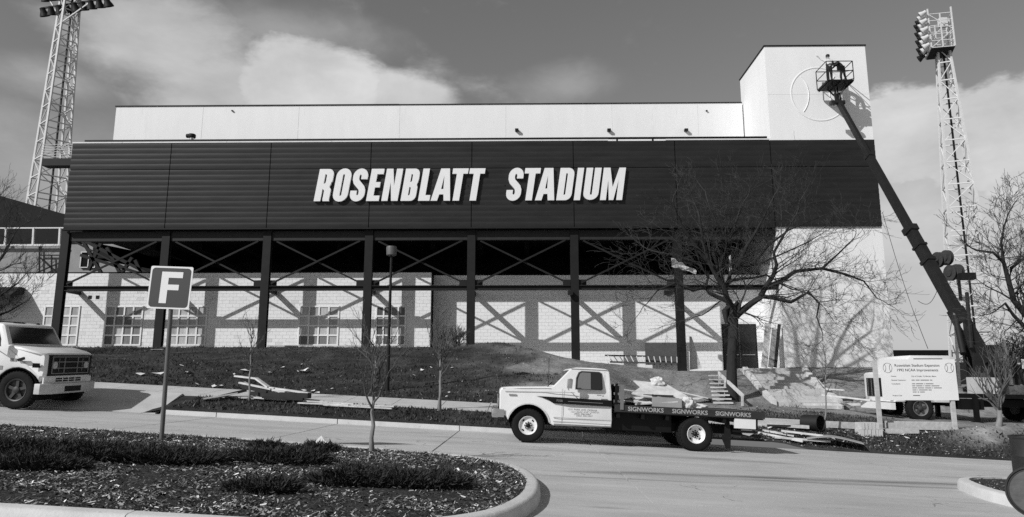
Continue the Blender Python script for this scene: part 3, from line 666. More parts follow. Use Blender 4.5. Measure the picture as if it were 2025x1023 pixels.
# ------------------------------------------------------------------ the name in raised letters
def arcpts(cx, cy, r, a0, a1, n=6, ry=None):
    return [(cx + r * math.cos(R(lerp(a0, a1, k / n))), cy + (ry or r) * math.sin(R(lerp(a0, a1, k / n)))) for k in range(n + 1)]
def rrect(x0, y0, x1, y1, rl, rr):
    o = []
    for (cx, cy, a, r) in ((x1 - rr, y1 - rr * 1.1, 0, rr), (x0 + rl, y1 - rl * 1.1, 90, rl), (x0 + rl, y0 + rl * 1.1, 180, rl), (x1 - rr, y0 + rr * 1.1, 270, rr)):
        if r < 1e-6: o.append((cx, cy))
        else: o += arcpts(cx, cy, r, a, a + 90, 6, r * 1.1)
    return o
def glyph(c, w):
    s, t = 40.0, 40.0; H = 205.0; h2 = H * .5
    if c == 'I': return [[(0, 0), (w, 0), (w, H), (0, H)]]
    if c == 'L': return [[(0, 0), (w, 0), (w, 36), (s, 36), (s, H), (0, H)]]
    if c == 'E': return [[(0, 0), (w, 0), (w, 34), (s, 34), (s, 86), (w * .88, 86), (w * .88, 120), (s, 120), (s, 171), (w, 171), (w, H), (0, H)]]
    if c == 'T': return [[(w / 2 - 20, 0), (w / 2 + 20, 0), (w / 2 + 20, 171), (w, 171), (w, H), (0, H), (0, 171), (w / 2 - 20, 171)]]
    if c == 'O': return [rrect(0, -3, w, H + 3, w * .48, w * .48), rrect(s, 34, w - s, H - 34, (w - 2 * s) * .49, (w - 2 * s) * .49)]
    if c == 'D': return [rrect(0, 0, w, H, 0, w * .42), rrect(s, 34, w - s, H - 34, 0, (w - 2 * s) * .6)]
    if c == 'U':
        o = [(0, H)] + arcpts(w * .48, w * .5, w * .48, 180, 270, 6) + arcpts(w * .52, w * .5, w * .48, 270, 360, 6) + [(w, H), (w - s, H)]
        r = (w - 2 * s) * .5; return [o + arcpts(w / 2, 34 + r, r, 0, -180, 8) + [(s, H)]]
    if c == 'R':
        o = [(0, 0), (0, H)] + arcpts(w - 32, H - 36, 32, 90, 0, 6, 36) + [(w, 128)] + arcpts(w - 26, 112, 20, 20, -40, 3) + arcpts(w - 24, 68, 24, 60, 0, 4) + [(w, 8), (w + 4, 0), (w - s + 3, 0), (w - s, 10), (w - s, 66), (w - s - 10, 78), (s, 78), (s, 0)]
        return [o[::-1], rrect(s, 112, w - s, H - 34, 0, 8)]
    if c == 'B':
        o = [(0, 0), (0, H)] + arcpts(w - 32, H - 34, 32, 90, 0, 6, 34) + [(w, 134)] + arcpts(w - 22, 122, 20, 10, -35, 3) + arcpts(w - 22, 84, 22, 45, 0, 3) + arcpts(w - 32, 34, 32, 0, -90, 6, 34)
        return [o[::-1], rrect(s, 120, w - s, H - 34, 0, 8), rrect(s, 34, w - s, 88, 0, 8)]
    if c == 'N': return [[(0, 0), (s - 2, 0), (s - 2, 118), (w - s, 0), (w, 0), (w, H), (w - s + 2, H), (w - s + 2, 90), (s, H), (0, H)]]
    if c == 'M': return [[(0, 0), (s - 4, 0), (s - 4, 125), (w / 2 - 14, 0), (w / 2 + 14, 0), (w - s + 4, 125), (w - s + 4, 0), (w, 0), (w, H), (w - s, H), (w / 2, 82), (s, H), (0, H)]]
    if c == 'A':
        return [[(0, 0), (s, 0), (s + 7, 40), (w - s - 7, 40), (w - s, 0), (w, 0), (w / 2 + 27, H), (w / 2 - 27, H)], [(s + 13, 74), (w / 2, 158), (w - s - 13, 74)]]
    if c == 'S':
        cl_ = []; r = (w - s) / 2; x0 = s / 2
        cl_ += [(w - s / 2, H - 66)] + arcpts(w / 2, H - 17 - r * 1.15, r, 0, 180, 10, r * 1.15)
        cl_ += [(x0 + 1, H - 66), (x0 + 8, H - 84), (w / 2, h2), (w - x0 - 8, 84), (w - x0 - 1, 66)]
        cl_ += arcpts(w / 2, 17 + r * 1.15, r, 0, -180, 10, r * 1.15) + [(x0, 66)]
        lft, rgt = [], []
        for i, q in enumerate(cl_):
            d = (Vector(cl_[min(i + 1, len(cl_) - 1)]) - Vector(cl_[max(i - 1, 0)])).normalized(); n = Vector((-d.y, d.x)) * 19.5
            lft.append((q[0] + n.x, q[1] + n.y)); rgt.append((q[0] - n.x, q[1] - n.y))
        return [lft + rgt[::-1]]
LET = [('R', 65, 92), ('O', 176, 92), ('S', 280, 92), ('E', 388, 78), ('N', 482, 100), ('B', 600, 90), ('L', 708, 70), ('A', 785, 120), ('T', 892, 96), ('T', 996, 96),
       ('S', 1242, 92), ('T', 1338, 96), ('A', 1425, 118), ('D', 1555, 90), ('I', 1662, 38), ('U', 1716, 92), ('M', 1822, 135)]
sign_root = empty('stadium_name_sign', P(930, 400, FY), label='stadium name in white raised slanted capitals across the dark ribbed band', cat='sign')
LS = .00921; lx = P(622, 399, FY).x; lz = P(930, 398.5, FY).z
for (c, x, wd) in LET:
    cu = bpy.data.curves.new('letter', 'CURVE'); cu.dimensions = '2D'; cu.fill_mode = 'BOTH'; cu.extrude = .07
    for lp in glyph(c, wd):
        sp = cu.splines.new('POLY'); sp.points.add(len(lp) - 1); sp.use_cyclic_u = True
        for k, (a, d) in enumerate(lp): sp.points[k].co = ((x - 65 + a + d * .146) * LS, d * LS, 0, 1)
    t = bpy.data.objects.new('tmp_letter', cu); COL.objects.link(t)
    me = bpy.data.meshes.new_from_object(t.evaluated_get(bpy.context.evaluated_depsgraph_get())); me.name = 'letter'; bpy.data.objects.remove(t)
    me.transform(Matrix.Translation((lx, FY - .115, lz)) @ FRONT); me.materials.clear(); me.materials.append(letter_mat)
    o = bpy.data.objects.new('letter', me); COL.objects.link(o); attach(o, sign_root, True)
m = MB()
for k in range(9):
    x = lx + .3 + k * 2.1; m.box((x, FY - .05, lz + .9), (x + .05, FY - .02, lz + .95))
m.build('letter_mount', steel, sign_root, world=True)

# ------------------------------------------------------------------ vehicles
SLOPE = math.atan(.052)
def wheel_meshes(r, wd, rim_r, rim_mat, style, lugs=8, tread=34):
    t = MB(); h = wd / 2
    t.lathe([(rim_r * .98, -h * .80), (rim_r * 1.04, -h * .92), (rim_r * 1.12, -h), (r * .86, -h * 1.04), (r * .95, -h * .93), (r * .985, -h * .75), (r * .985, h * .75), (r * .95, h * .93), (r * .86, h * 1.04), (rim_r * 1.04, h * .92), (rim_r * .98, h * .8)], 40); t.f = t.f[:-2]
    for k in range(tread):
        a = 2 * math.pi * k / tread
        for (y0, y1, off) in ((-h * .96, -h * .30, 0), (-h * .26, h * .26, .5), (h * .30, h * .96, 0)):
            m = Matrix.Rotation(-(a + off * 2 * math.pi / tread), 4, 'Y'); wd_ = r * math.pi / tread * .62
            t.box((r * .972, y0, -wd_), (r, y1, wd_), m)
    rim = MB()
    if style == 'dish':
        rim.lathe([(rim_r * 1.0, -h * .86), (rim_r * .97, -h * .98), (rim_r * .92, -h * .9), (rim_r * .86, -h * .62), (rim_r * .62, -h * .52), (rim_r * .45, -h * .58), (rim_r * .42, -h * .70), (0, -h * .70)], 32, cap0=False)
    elif style == 'deep':
        rim.lathe([(rim_r * 1.0, -h * .86), (rim_r * .97, -h * .98), (rim_r * .92, -h * .9), (rim_r * .88, -h * .1), (rim_r * .7, h * .05), (rim_r * .45, h * .0), (0, h * .0)], 32, cap0=False)
    else:
        rim.lathe([(rim_r * 1.02, -h * .84), (rim_r * 1.0, -h * .98), (rim_r * .9, -h * .86), (rim_r * .88, -h * .25), (0, -h * .22)], 32, cap0=False)
    dk = MB(); yf = {'dish': -h * .60, 'deep': h * -.02, 'spoke': -h * .28}[style]
    if style == 'spoke':
        for k in range(5):
            a = 2 * math.pi * k / 5 + .3; m = Matrix.Rotation(-a, 4, 'Y'); dk.box((rim_r * .12, -h * .66, -rim_r * .13), (rim_r * .93, -h * .30, rim_r * .13), m)
        dk.lathe([(rim_r * .3, -h * .3), (rim_r * .3, -h * .86), (rim_r * .2, -h * 1.02), (0, -h * 1.05)], 18)
    else:
        for k in range(4):
            a = 2 * math.pi * (k + .5) / 4; m = Matrix.Rotation(-a, 4, 'Y'); dk.lathe([(rim_r * .12, 0), (rim_r * .12, -.012)], 12, m @ Matrix.Translation((rim_r * .73, yf + .012, 0)) @ Matrix.Diagonal((.75, 1, 1.35, 1)))
        y1 = -h * .72 if style == 'dish' else -h * .05
        dk.lathe([(rim_r * .25, y1), (rim_r * .24, y1 - .05), (rim_r * .12, y1 - .07), (0, y1 - .07)], 18)
        for k in range(lugs):
            a = 2 * math.pi * k / lugs; m = Matrix.Rotation(-a, 4, 'Y'); dk.lathe([(.016, 0), (.016, -.03)], 7, m @ Matrix.Translation((rim_r * .36, y1 + .005, 0)))
    return t.mesh('wheel', rubber, 40), rim.mesh('rim', rim_mat, 35), dk.mesh('hub', black_paint if style != 'spoke' else mat('dusty cast spokes', .045, .6, .3, 6), 35)
def put_wheel(ms, parent, loc, flip=False, double=0.0):
    wq = child('wheel', ms[0], parent, loc, (0, 0, R(180) if flip else 0))
    child('rim', ms[1], wq); child('hub', ms[2], wq); return wq
def arch(cx, cz, r, a0, a1, n=9):
    return [(cx + r * math.cos(R(lerp(a0, a1, k / n))), cz + r * math.sin(R(lerp(a0, a1, k / n)))) for k in range(n + 1)]
def glass_poly(pts, y, t=.006):
    """thin pane in the (x, z) outline pts standing at y (towards -y)"""
    m = MB(); m.prism(pts, y - t, y); return m

def flatbed_pickup():
    c = P(1043, 873, 17.55); x0 = c.x - .76
    root = empty('flatbed_truck', (x0, 17.38, road(x0)), (0, SLOPE, R(2.6)), label='white pickup-cab flatbed truck with black lettered bed edge parked on the street', cat='truck')
    def part(name, mb, m, par=root, **k): return mb.build(name, m, par, **k)
    W = 2.0; BELT = 1.26
    def tumble(q):
        y = q.y
        if q.z > BELT:
            k = (q.z - BELT) / .6 * .17; y = lerp(y, W / 2, k / (W / 2) ) if True else y
        elif q.z < .75: y = lerp(y, W / 2, .03 * (.75 - q.z) / .3)
        if q.x < .25: y = lerp(y, W / 2, .04 * (.25 - q.x) / .25)
        return (q.x, y, q.z)
    ax, az, ar = .76, .41, .50
    prof = [(.05, .62), (.03, 1.10), (.04, 1.22), (.09, 1.275), (.30, 1.305), (1.26, 1.36), (1.34, 1.38), (1.74, 1.80), (1.80, 1.84), (1.90, 1.858), (2.3, 1.87), (2.60, 1.86), (2.68, 1.84), (2.715, 1.78), (2.76, 1.33), (2.79, .62), (2.78, .46), (1.36, .44)] + arch(ax, az, ar, 10, 168, 14)[0:] + [(.20, .62)]
    m = MB(); m.prism(prof, 0, W, .022, tumble); body = part('cab', m, white_paint, smooth=24)
    # wheel housing
    m = MB(); m.prism(arch(ax, az, ar - .006, 4, 176, 14) + arch(ax, az, ar - .02, 176, 4, 14), .012, W - .012); m.prism(arch(ax, az, ar - .022, 4, 176, 14), .34, W - .34); part('wheel_housing', m, black)
    # grille and lamps
    m = MB(); m.box((.015, .12, .70), (.052, W - .12, 1.12)); gr = part('grille', m, black_paint)
    m = MB(); [m.box((-.005, .42, z), (.014, W - .42, z + .02)) for z in (.76, .84, .92, 1.0, 1.07)]; [m.box((-.012, y, .72), (.013, y + .03, 1.1)) for y in (.55, .85, 1.12, 1.42)]; part('grille_bars', m, chrome, gr)
    for y in (.15, W - .40): m = MB(); m.box((.0, y, .82), (.014, y + .25, 1.02)); part('headlight', m, lamp_glass)
    m = MB(); m.prism([(-.12, .56), (-.14, .62), (-.14, .74), (-.10, .78), (.02, .78), (.02, .56)], -.02, W + .02, .02); part('bumper', m, chrome, smooth=30)
    m = MB(); m.box((-.02, -.024, .575), (.16, -.004, .76)); part('bumper_end', m, chrome)
    m = MB(); m.box((.26, -.008, 1.10), (.44, .012, 1.135)); part('side_marker', m, grey_print)
    # glass: windscreen and door window
    a, b_ = Vector((1.36, 1.40)), Vector((1.725, 1.783)); n = Vector((-(b_ - a).y, (b_ - a).x)).normalized() * .008
    m = MB()
    def ws(q): return (q.x, q.y, q.z)
    A = [(a.x + n.x, .16, a.y + n.y), (a.x + n.x, W - .16, a.y + n.y), (b_.x + n.x, W - .27, b_.y + n.y), (b_.x + n.x, .27, b_.y + n.y)]
    B2 = [(p[0] - n.x * .5, p[1], p[2] - n.y * .5) for p in A]
    m.quad(A); [m.quad([A[k], A[(k + 1) % 4], B2[(k + 1) % 4], B2[k]]) for k in range(4)]; part('windscreen', m, glass_dark)
    def side(pts, off, mt, name, par=body, thick=.006, ysgn=0):
        m = MB()
        def fn(q):
            t = tumble(Vector((q.x, 0.0, q.z))); return (q.x, t[1] + q.y, q.z)
        m.prism(pts, off - thick, off, 0, fn); return part(name, m, mt, par)
    win = [(1.88, 1.335), (1.90, 1.60), (1.96, 1.735), (2.03, 1.77), (2.46, 1.77), (2.525, 1.735), (2.545, 1.37), (2.51, 1.335)]
    side(win, -.004, mat('cab dark window rubber', .012, .5), 'door_window')
    side([(1.92, 1.345), (1.935, 1.58), (1.985, 1.715), (2.04, 1.745), (2.25, 1.745), (2.25, 1.345)], -.011, mat('grey window glass', .16, .12, spec=.6), 'window_pane')  # lighter grey pane beside the dark one
    side([(2.275, 1.345), (2.275, 1.745), (2.44, 1.745), (2.50, 1.715), (2.515, 1.38), (2.49, 1.345)], -.011, glass_dark, 'window_pane')
    # dark stripe and print
    side([(.92, 1.118), (2.765, 1.105), (2.775, .955), (1.36, .965), (1.22, 1.04), (1.06, 1.095)], -.003, black_paint, 'side_stripe')
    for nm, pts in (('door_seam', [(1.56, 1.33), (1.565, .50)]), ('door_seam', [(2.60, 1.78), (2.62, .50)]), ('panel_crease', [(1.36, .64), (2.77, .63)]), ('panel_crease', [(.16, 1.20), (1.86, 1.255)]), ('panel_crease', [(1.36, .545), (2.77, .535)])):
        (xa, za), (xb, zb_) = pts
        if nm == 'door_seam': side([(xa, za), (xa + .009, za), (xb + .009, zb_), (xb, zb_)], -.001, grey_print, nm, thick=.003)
        else: side([(xa, za), (xb, zb_), (xb, zb_ - .018), (xa, za - .018)], -.001, mat('rub strip and crease shade', .42, .5), nm, thick=.004)  # grey of the rub strip, and shade painted along the other creases
    m = MB(); m.box((2.40, -.035, 1.20), (2.51, -.012, 1.225)); m.box((2.53, -.03, 1.185), (2.57, .0, 1.215)); part('door_handle', m, chrome, body)
    m = MB(); m.tube([(1.72, -.01, 1.30), (1.68, -.18, 1.31), (1.70, -.20, 1.44)], .012, 6); m.prism([(1.64, 1.34), (1.76, 1.34), (1.78, 1.55), (1.74, 1.58), (1.65, 1.56)], -.25, -.17, .012); part('mirror', m, chrome, body, smooth=30)
    win2 = [(1.865, 1.32), (1.885, 1.605), (1.948, 1.747), (2.025, 1.785), (2.465, 1.785), (2.538, 1.745), (2.56, 1.365), (2.52, 1.32)]
    side(win2, -.0015, chrome, 'window_trim', thick=.0025)
    side([(1.76, 1.832), (2.66, 1.838), (2.66, 1.826), (1.76, 1.820)], -.012, mat('drip rail', .30, .5), 'drip_rail', thick=.012)
    side([(.10, 1.262), (1.28, 1.322), (1.28, 1.314), (.10, 1.254)], -.002, grey_print, 'hood_gap', thick=.004)
    side(arch(ax, az, ar + .035, 12, 166, 14) + arch(ax, az, ar + .004, 166, 12, 14), -.004, mat('arch lip', .62, .4), 'arch_lip', thick=.012)
    side([(1.38, .485), (2.775, .49), (2.775, .462), (1.38, .445)], -.001, mat('rocker grey', .22, .8, .3, 6), 'rocker', thick=.003)  # darker mottled strip along the lower edge of the cab
    m = MB(); m.tube([(1.22, .06, 1.34), (1.20, .05, 2.05)], .006, 5); part('aerial', m, black, body)
    m = MB(); m.tube([(1.20, .25, 1.36), (1.24, .55, 1.37), (1.36, .9, 1.46)], .01, 5); part('wiper', m, black, body)
    def txt(s, x, z, size, mt, sxx=1.0, off=-.0065, align='LEFT', tilt=0.0, ww=0.0):
        return text('lettering', s, size, mt, Matrix.Translation((x, off, z)) @ Matrix.Rotation(R(tilt), 4, 'Y') @ FRONT, body, .0012, sxx, 0, align, ww)
    txt('F350', 1.42, 1.01, .075, grey_print, 1.0, -.010)
    side([(1.70, 1.035), (2.55, 1.03), (2.55, 1.022), (1.70, 1.027)], -.0072, grey_print, 'stripe_pinline', thick=.002)
    txt('1331 PARK AVE. OMAHA', 1.70, .82, .066, black, 1.0, -.004); txt('(402) 346-5447', 1.86, .72, .066, black, 1.0, -.004)
    # frame and running gear
    m = MB(); m.box((.3, .55, .42), (6.2, .68, .62)); m.box((.3, W - .68, .42), (6.2, W - .55, .62)); m.box((2.75, .25, .40), (4.3, .55, .88)); m.box((2.76, .62, .35), (3.9, 1.4, .6)); part('chassis', m, black_paint)
    m = MB(); m.box((2.83, -.01, .82), (6.5, W + .01, .84)); [m.box((x, .0, .70), (x + .08, W, .818)) for x in (2.9, 3.5, 4.1, 5.5, 6.1)]; part('bed_frame', m, black_paint)
    m = MB(); m.box((2.84, -.05, .845), (6.52, -.0, 1.015)); m.box((2.84, W, .845), (6.52, W + .05, 1.015)); m.box((6.46, .002, .845), (6.52, W - .002, 1.01)); rail = part('bed_rail', m, mat('black bed rail', .028, .5, .3, 5))
    for k in range(8): m = MB(); m.box((2.85, .01 + k * .2475, .965), (6.455, .01 + k * .2475 + .238, .995)); part('bed_plank', m, wood_dark)
    for x in (3.16, 4.24, 5.30): text('lettering', 'SIGNWORKS', .142, mat('silver lettering', .36, .6), Matrix.Translation((x, -.0525, .882)) @ FRONT, rail, .0015, 1.06, 0, 'LEFT', .003)
    m = MB()
    for (x, y, hgt) in ((2.86, .03, 1.52), (2.86, .62, 1.50), (2.86, 1.3, 1.50), (2.86, W - .1, 1.52)): m.box((x, y, 1.0), (x + .06, y + .07, hgt))
    m.box((2.922, .0, 1.12), (2.945, W, 1.24)); m.box((2.922, .0, 1.30), (2.945, W, 1.46)); part('headboard', m, black_paint)
    m = MB(); m.box((2.97, -.075, .9), (3.05, -.051, 1.50)); part('stake', m, mat('grey stake', .16, .8))
    m = MB(); m.box((5.78, -.03, .60), (6.30, .02, .835)); part('side_panel', m, white_paint)
    m = MB(); m.box((6.31, .0, .57), (6.36, .06, .83)); m.box((5.76, .02, .50), (6.36, .5, .55)); m.bar((5.8, .1, .45), (6.45, .1, .43), .05); part('tail_bracket', m, black_paint)
    m = MB(); m.prism([(5.95, .57), (6.03, .585), (6.22, .57), (6.28, .5), (6.16, .43), (6.0, .46)], .03, .08); part('tail_lamp', m, lamp_glass)
    m = MB(); m.prism([(5.60, .83), (5.70, .83), (5.74, .42), (5.73, .10), (5.62, .10), (5.52, .32), (5.58, .48)], .12, .14); part('mud_flap', m, rubber)
    m = MB(); m.prism([(5.60, .83), (5.70, .83), (5.74, .42), (5.73, .10), (5.62, .10), (5.52, .32), (5.58, .48)], W - .14, W - .12); part('mud_flap', m, rubber)
    wf = wheel_meshes(.405, .235, .225, white_paint, 'dish'); wr = wheel_meshes(.405, .235, .225, white_paint, 'deep')
    RA = .76 + 4.09
    put_wheel(wf, root, (.76, .17, .405)); put_wheel(wf, root, (.76, W - .17, .405), True)
    put_wheel(wr, root, (RA, .10, .405)); put_wheel(wr, root, (RA, .38, .405)); put_wheel(wr, root, (RA, W - .38, .405), True); put_wheel(wr, root, (RA, W - .10, .405), True)
    m = MB(); m.tube([(RA, .2, .405), (RA, W - .2, .405)], .07, 10); m.tube([(.76, .2, .405), (.76, W - .2, .405)], .045, 8); part('axle', m, black_paint)
    return root
pickup = flatbed_pickup()

def big_truck():
    c = P(42, 803, 18.6); zx = road(-13.6); root = empty('work_truck', (-13.7, 19.0, zx + .015), (R(2.0), SLOPE, R(-1)), label='white medium-duty truck with tall hood and dark grille parked on the driveway', cat='truck')
    def part(name, mb, m, par=root, **k): return mb.build(name, m, par, **k)
    W = 2.26; x1 = .68                                            # local x points to the front; front axle at 0
    def shape(q):
        y = q.y
        if q.z > 1.62: y = lerp(y, W / 2, .13 * (q.z - 1.62) / .7)
        if q.x > .30: y = lerp(y, W / 2, .20 * ((q.x - .30) / .45) ** 1.5)
        return (q.x, y, q.z)
    ax, az, ar = 0, .50, .60
    prof = [(x1 - .02, .84), (x1, 1.0), (x1 - .01, 1.43), (x1 - .05, 1.52), (x1 - .25, 1.57), (.0, 1.66), (-.30, 1.69), (-.36, 1.71), (-.62, 2.21), (-.70, 2.27), (-1.3, 2.31), (-2.02, 2.27), (-2.1, 2.2), (-2.15, 1.5), (-2.15, .66), (-.95, .62)] + arch(ax, az, ar, 172, 22) + [(.60, .84)]
    m = MB(); m.prism(prof, 0, W, .06, shape); cab = part('cab', m, white_paint, smooth=32)
    m = MB(); m.prism(arch(0, az, ar - .006, 176, 4, 14) + arch(0, az, ar - .02, 4, 176, 14), .012, W - .012); m.prism(arch(0, az, ar - .022, 176, 4, 14), .38, W - .38); part('wheel_housing', m, black)
    m = MB(); m.box((x1 - .02, .22, .90), (x1 + .012, W - .22, 1.47)); gr = part('grille', m, black_paint)
    ch = mat('silver grille bars', .22, .45)
    m = MB(); [m.box((x1 + .013, .34, z), (x1 + .030, W - .34, z + .022)) for z in (.955, 1.10, 1.27, 1.41)]; [m.box((x1 + .0135, y, .96), (x1 + .034, y + .022, 1.42)) for y in (.34, .84, W - .86, W - .362)]; [m.box((x1 + .0135, y, 1.02), (x1 + .026, y + .014, 1.38)) for y in (.62, W - .64)]; part('grille_bars', m, ch, gr)
    for y in (.46, W - .46): m = MB(); m.lathe([(.10, 0), (.10, .02), (.075, .035), (0, .04)], 16, Matrix.Translation((x1 + .013, y, 1.19)), 'X'); part('headlight', m, lamp_glass, smooth=40)
    m = MB(); m.box((x1 - .04, .12, .70), (x1 - .004, W - .12, .86)); part('lower_panel', m, white_paint)
    m = MB(); m.box((x1 - .003, .60, .74), (x1 + .006, W - .60, .84)); lg = part('lower_grille', m, black_paint)
    m = MB(); [m.box((x1 + .007, y, .74), (x1 + .012, y + .03, .84)) for y in (.85, 1.1, 1.38)]; m.box((x1 + .007, .60, .783), (x1 + .0115, W - .60, .797)); part('grille_bars', m, white_paint, lg)
    bp = [(.14, -.06), (x1 + .06, -.04), (x1 + .17, .28), (x1 + .17, W - .28), (x1 + .06, W + .04), (.14, W + .06)]
    m = MB(); bp = [(x1 - .12, -.05), (x1 + .03, -.05), (x1 + .16, .30), (x1 + .16, W - .30), (x1 + .03, W + .05), (x1 - .12, W + .05)]; m.prism(bp, .42, .70, .015, None, 'Z'); bmp = part('bumper', m, mat('dented pale bumper', .55, .5, .15, 4), smooth=30)
    m = MB(); m.box((x1 + .161, .78, .47), (x1 + .168, W - .78, .62)); part('plate', m, black_paint, bmp)
    # glass
    a, b_ = Vector((-.372, 1.73)), Vector((-.604, 2.185)); n = Vector(((b_ - a).y, -(b_ - a).x)).normalized() * .009
    A = [(a.x + n.x, .16, a.y + n.y), (a.x + n.x, W - .16, a.y + n.y), (b_.x + n.x, W - .25, b_.y + n.y), (b_.x + n.x, .25, b_.y + n.y)]; B2 = [(p[0] - n.x * .5, p[1], p[2] - n.y * .5) for p in A]
    m = MB(); m.quad(A); [m.quad([A[k], A[(k + 1) % 4], B2[(k + 1) % 4], B2[k]]) for k in range(4)]; wsn = part('windscreen', m, glass_dark)
    def side(pts, off, mt, name, thick=.006):
        m = MB(); m.prism(pts, off - thick, off, 0, lambda q: (q.x, shape(Vector((q.x, 0, q.z)))[1] + q.y, q.z)); return part(name, m, mt, cab)
    side([(-.58, 1.66), (-.62, 1.85), (-.78, 2.14), (-.88, 2.18), (-1.75, 2.18), (-1.85, 2.1), (-1.85, 1.68)], -.005, glass_dark, 'door_window')
    side([(-.62, 1.50), (-.50, .70), (-.49, .70), (-.61, 1.50)], -.002, grey_print, 'door_seam'); side([(-.42, 1.13), (-.62, 1.13), (-.62, 1.02), (-.42, 1.02)], -.003, grey_print, 'door_badge')
    side([(-.24, 1.34), (-.06, 1.34), (-.06, 1.26), (-.24, 1.26)], -.003, grey_print, 'fender_badge'); side([(.40, 1.24), (.54, 1.24), (.56, 1.12), (.40, 1.12)], -.012, black_paint, 'side_marker', .02)
    m = MB(); m.bar((.0, -.03, 1.30), (.18, -.05, 1.36), .05, .07); part('hood_latch', m, black_paint, cab)
    m = MB(); m.box((-1.75, .5, 2.275), (-1.2, W - .6, 2.33)); [m.lathe([(.05, 0), (.045, .06), (0, .075)], 10, Matrix.Translation((-1.0, y, 2.262)), 'Z') for y in (.35, W / 2 - .15, W / 2, W / 2 + .15, W - .35)]; part('roof_lamps', m, black_paint)
    m = MB(); m.tube([(-.62, -.02, 1.55), (-.55, -.22, 1.6), (-.55, -.22, 1.95)], .014, 6); m.box((-.58, -.34, 1.62), (-.54, -.18, 1.95)); part('mirror', m, chrome, cab)
    m = MB(); m.box((-6.6, .55, .6), (.5, .72, .85)); m.box((-6.6, W - .72, .6), (.5, W - .55, .85)); part('chassis', m, black_paint)
    m = MB(); m.box((-7.0, -.05, .95), (-2.3, W + .05, 1.12)); part('bed', m, white_paint)
    wm = wheel_meshes(.505, .27, .30, mat('dark wheel rim', .05, .5, .3, 6), 'spoke', tread=38); L_ = -4.3
    put_wheel(wm, root, (0, .16, .505)); put_wheel(wm, root, (0, W - .16, .505), True)
    put_wheel(wm, root, (L_, .14, .505)); put_wheel(wm, root, (L_, W - .14, .505), True)
    m = MB(); m.box((-.16, .32, .20), (.22, W - .32, .50)); m.tube([(0, .2, .505), (0, W - .2, .505)], .06, 8); m.tube([(L_, .2, .505), (L_, W - .2, .505)], .08, 8); part('axle', m, black_paint)
    return root
gmc = big_truck()

# boom truck with work platform
LZ = -.10
boom_root = empty('boom_truck', (14.79, 28.75, LZ), (0, R(1.0), R(1)), label='crane truck with raised dark telescopic boom carrying a work platform to the tower', cat='crane truck')
def boom_truck(root):
    def part(name, mb, m, par=root, **k): return mb.build(name, m, par, **k)
    W = 2.4
    prof = [(0, .75), (-.02, 1.85), (.06, 1.93), (.42, 1.98), (.62, 2.5), (.75, 2.6), (2.3, 2.62), (2.35, 1.4), (2.35, .75), (1.65, .75)] + arch(.98, .52, .64, 22, 158)[0:] + [(.3, .75)]
    m = MB(); m.prism(prof, 0, W, .05); cab = part('cab', m, white_paint, smooth=32)
    m = MB(); m.box((-.035, .25, .95), (-.022, W - .25, 1.7)); gr = part('grille', m, black_paint)
    m = MB(); [m.box((-.05, y, .97), (-.036, y + .03, 1.68)) for y in (.5, .8, 1.1, 1.4, 1.7, 2.0)]; part('grille_bars', m, chrome, gr)
    for y in (.12, W - .34): m = MB(); m.box((-.04, y, .80), (-.0225, y + .22, .94)); part('headlight', m, lamp_glass)
    m = MB(); m.box((-.2, -.03, .45), (-.025, W + .03, .72)); part('bumper', m, white_paint)
    m = MB(); m.prism([(.62, 1.95), (.85, 2.48), (2.0, 2.5), (2.0, 1.8), (.62, 1.8)], -.008, -.002); part('door_window', m, glass_dark, cab)
    m = MB(); m.box((2.4, .5, .6), (8.6, .75, .9)); m.box((2.4, W - .75, .6), (8.6, W - .5, .9)); m.box((2.6, -.02, .5), (3.5, .5, .9)); part('chassis', m, black_paint)
    m = MB(); m.box((2.45, .0, .95), (8.6, W, 1.12)); part('deck', m, black_paint)
    m = MB(); m.box((3.25, -.02, 1.13), (4.25, .55, 1.78)); part('tool_box', m, mat('pale tool box', .5, .6, .12, 3))
    m = MB(); m.box((5.0, .1, 1.13), (6.1, .6, 1.5)); m.box((6.6, .1, 1.13), (7.2, .7, 1.9)); m.box((6.8, .9, 1.13), (8.2, 2.2, 2.0)); part('machinery', m, mat('mixed machinery', .12, .6, .5, 2))
    m = MB(); m.bar((4.55, -.05, 1.9), (4.55, .9, 1.9), .06); m.box((4.4, .55, 1.13), (4.75, .9, 2.1)); m.bar((5.4, .2, 1.13), (5.15, .2, 2.2), .05); part('control_stand', m, steel)
    for x in (3.05, 7.9):
        [part('outrigger', MB().prism([(x, .05), (x, .95), (x + .16, .95), (x + .16, .05), (x + .28, .05), (x + .28, -.02), (x - .12, -.02), (x - .12, .05)], ya, ya + .15), black_paint) for ya in (-.15, W)]
    m = MB(); m.box((8.3, -.05, 1.15), (8.4, .02, 2.5)); m.box((5.2, -.05, 2.15), (5.28, .02, 2.5)); m.bar((5.2, 0, 2.5), (8.4, 0, 2.5), .05); m.bar((5.3, 0, 1.6), (6.0, 0, 2.4), .05); m.bar((8.3, 0, 1.6), (7.7, 0, 2.4), .05); part('boom_rest', m, metal_white)
    wm = wheel_meshes(.52, .28, .30, mat('brown dusty rim', .16, .6, .3, 6), 'spoke', tread=30)
    put_wheel(wm, root, (.98, .12, .52)); put_wheel(wm, root, (.98, W - .12, .52), True)
    for x in (6.3, 7.5): put_wheel(wm, root, (x, .14, .52)); put_wheel(wm, root, (x, W - .14, .52), True)
boom_truck(boom_root)
def wpart(name, mb, m, par=boom_root, **k): return mb.build(name, m, par, world=True, **k)
boom_m = mat('dark boom paint', .014, .55, .35, 2.5, spec=.4)
P0 = P(1938, 700, 29.9); P1 = P(1659, 203, 37.4)
bd = (P1 - P0); blen = bd.length; bdir = bd.normalized()
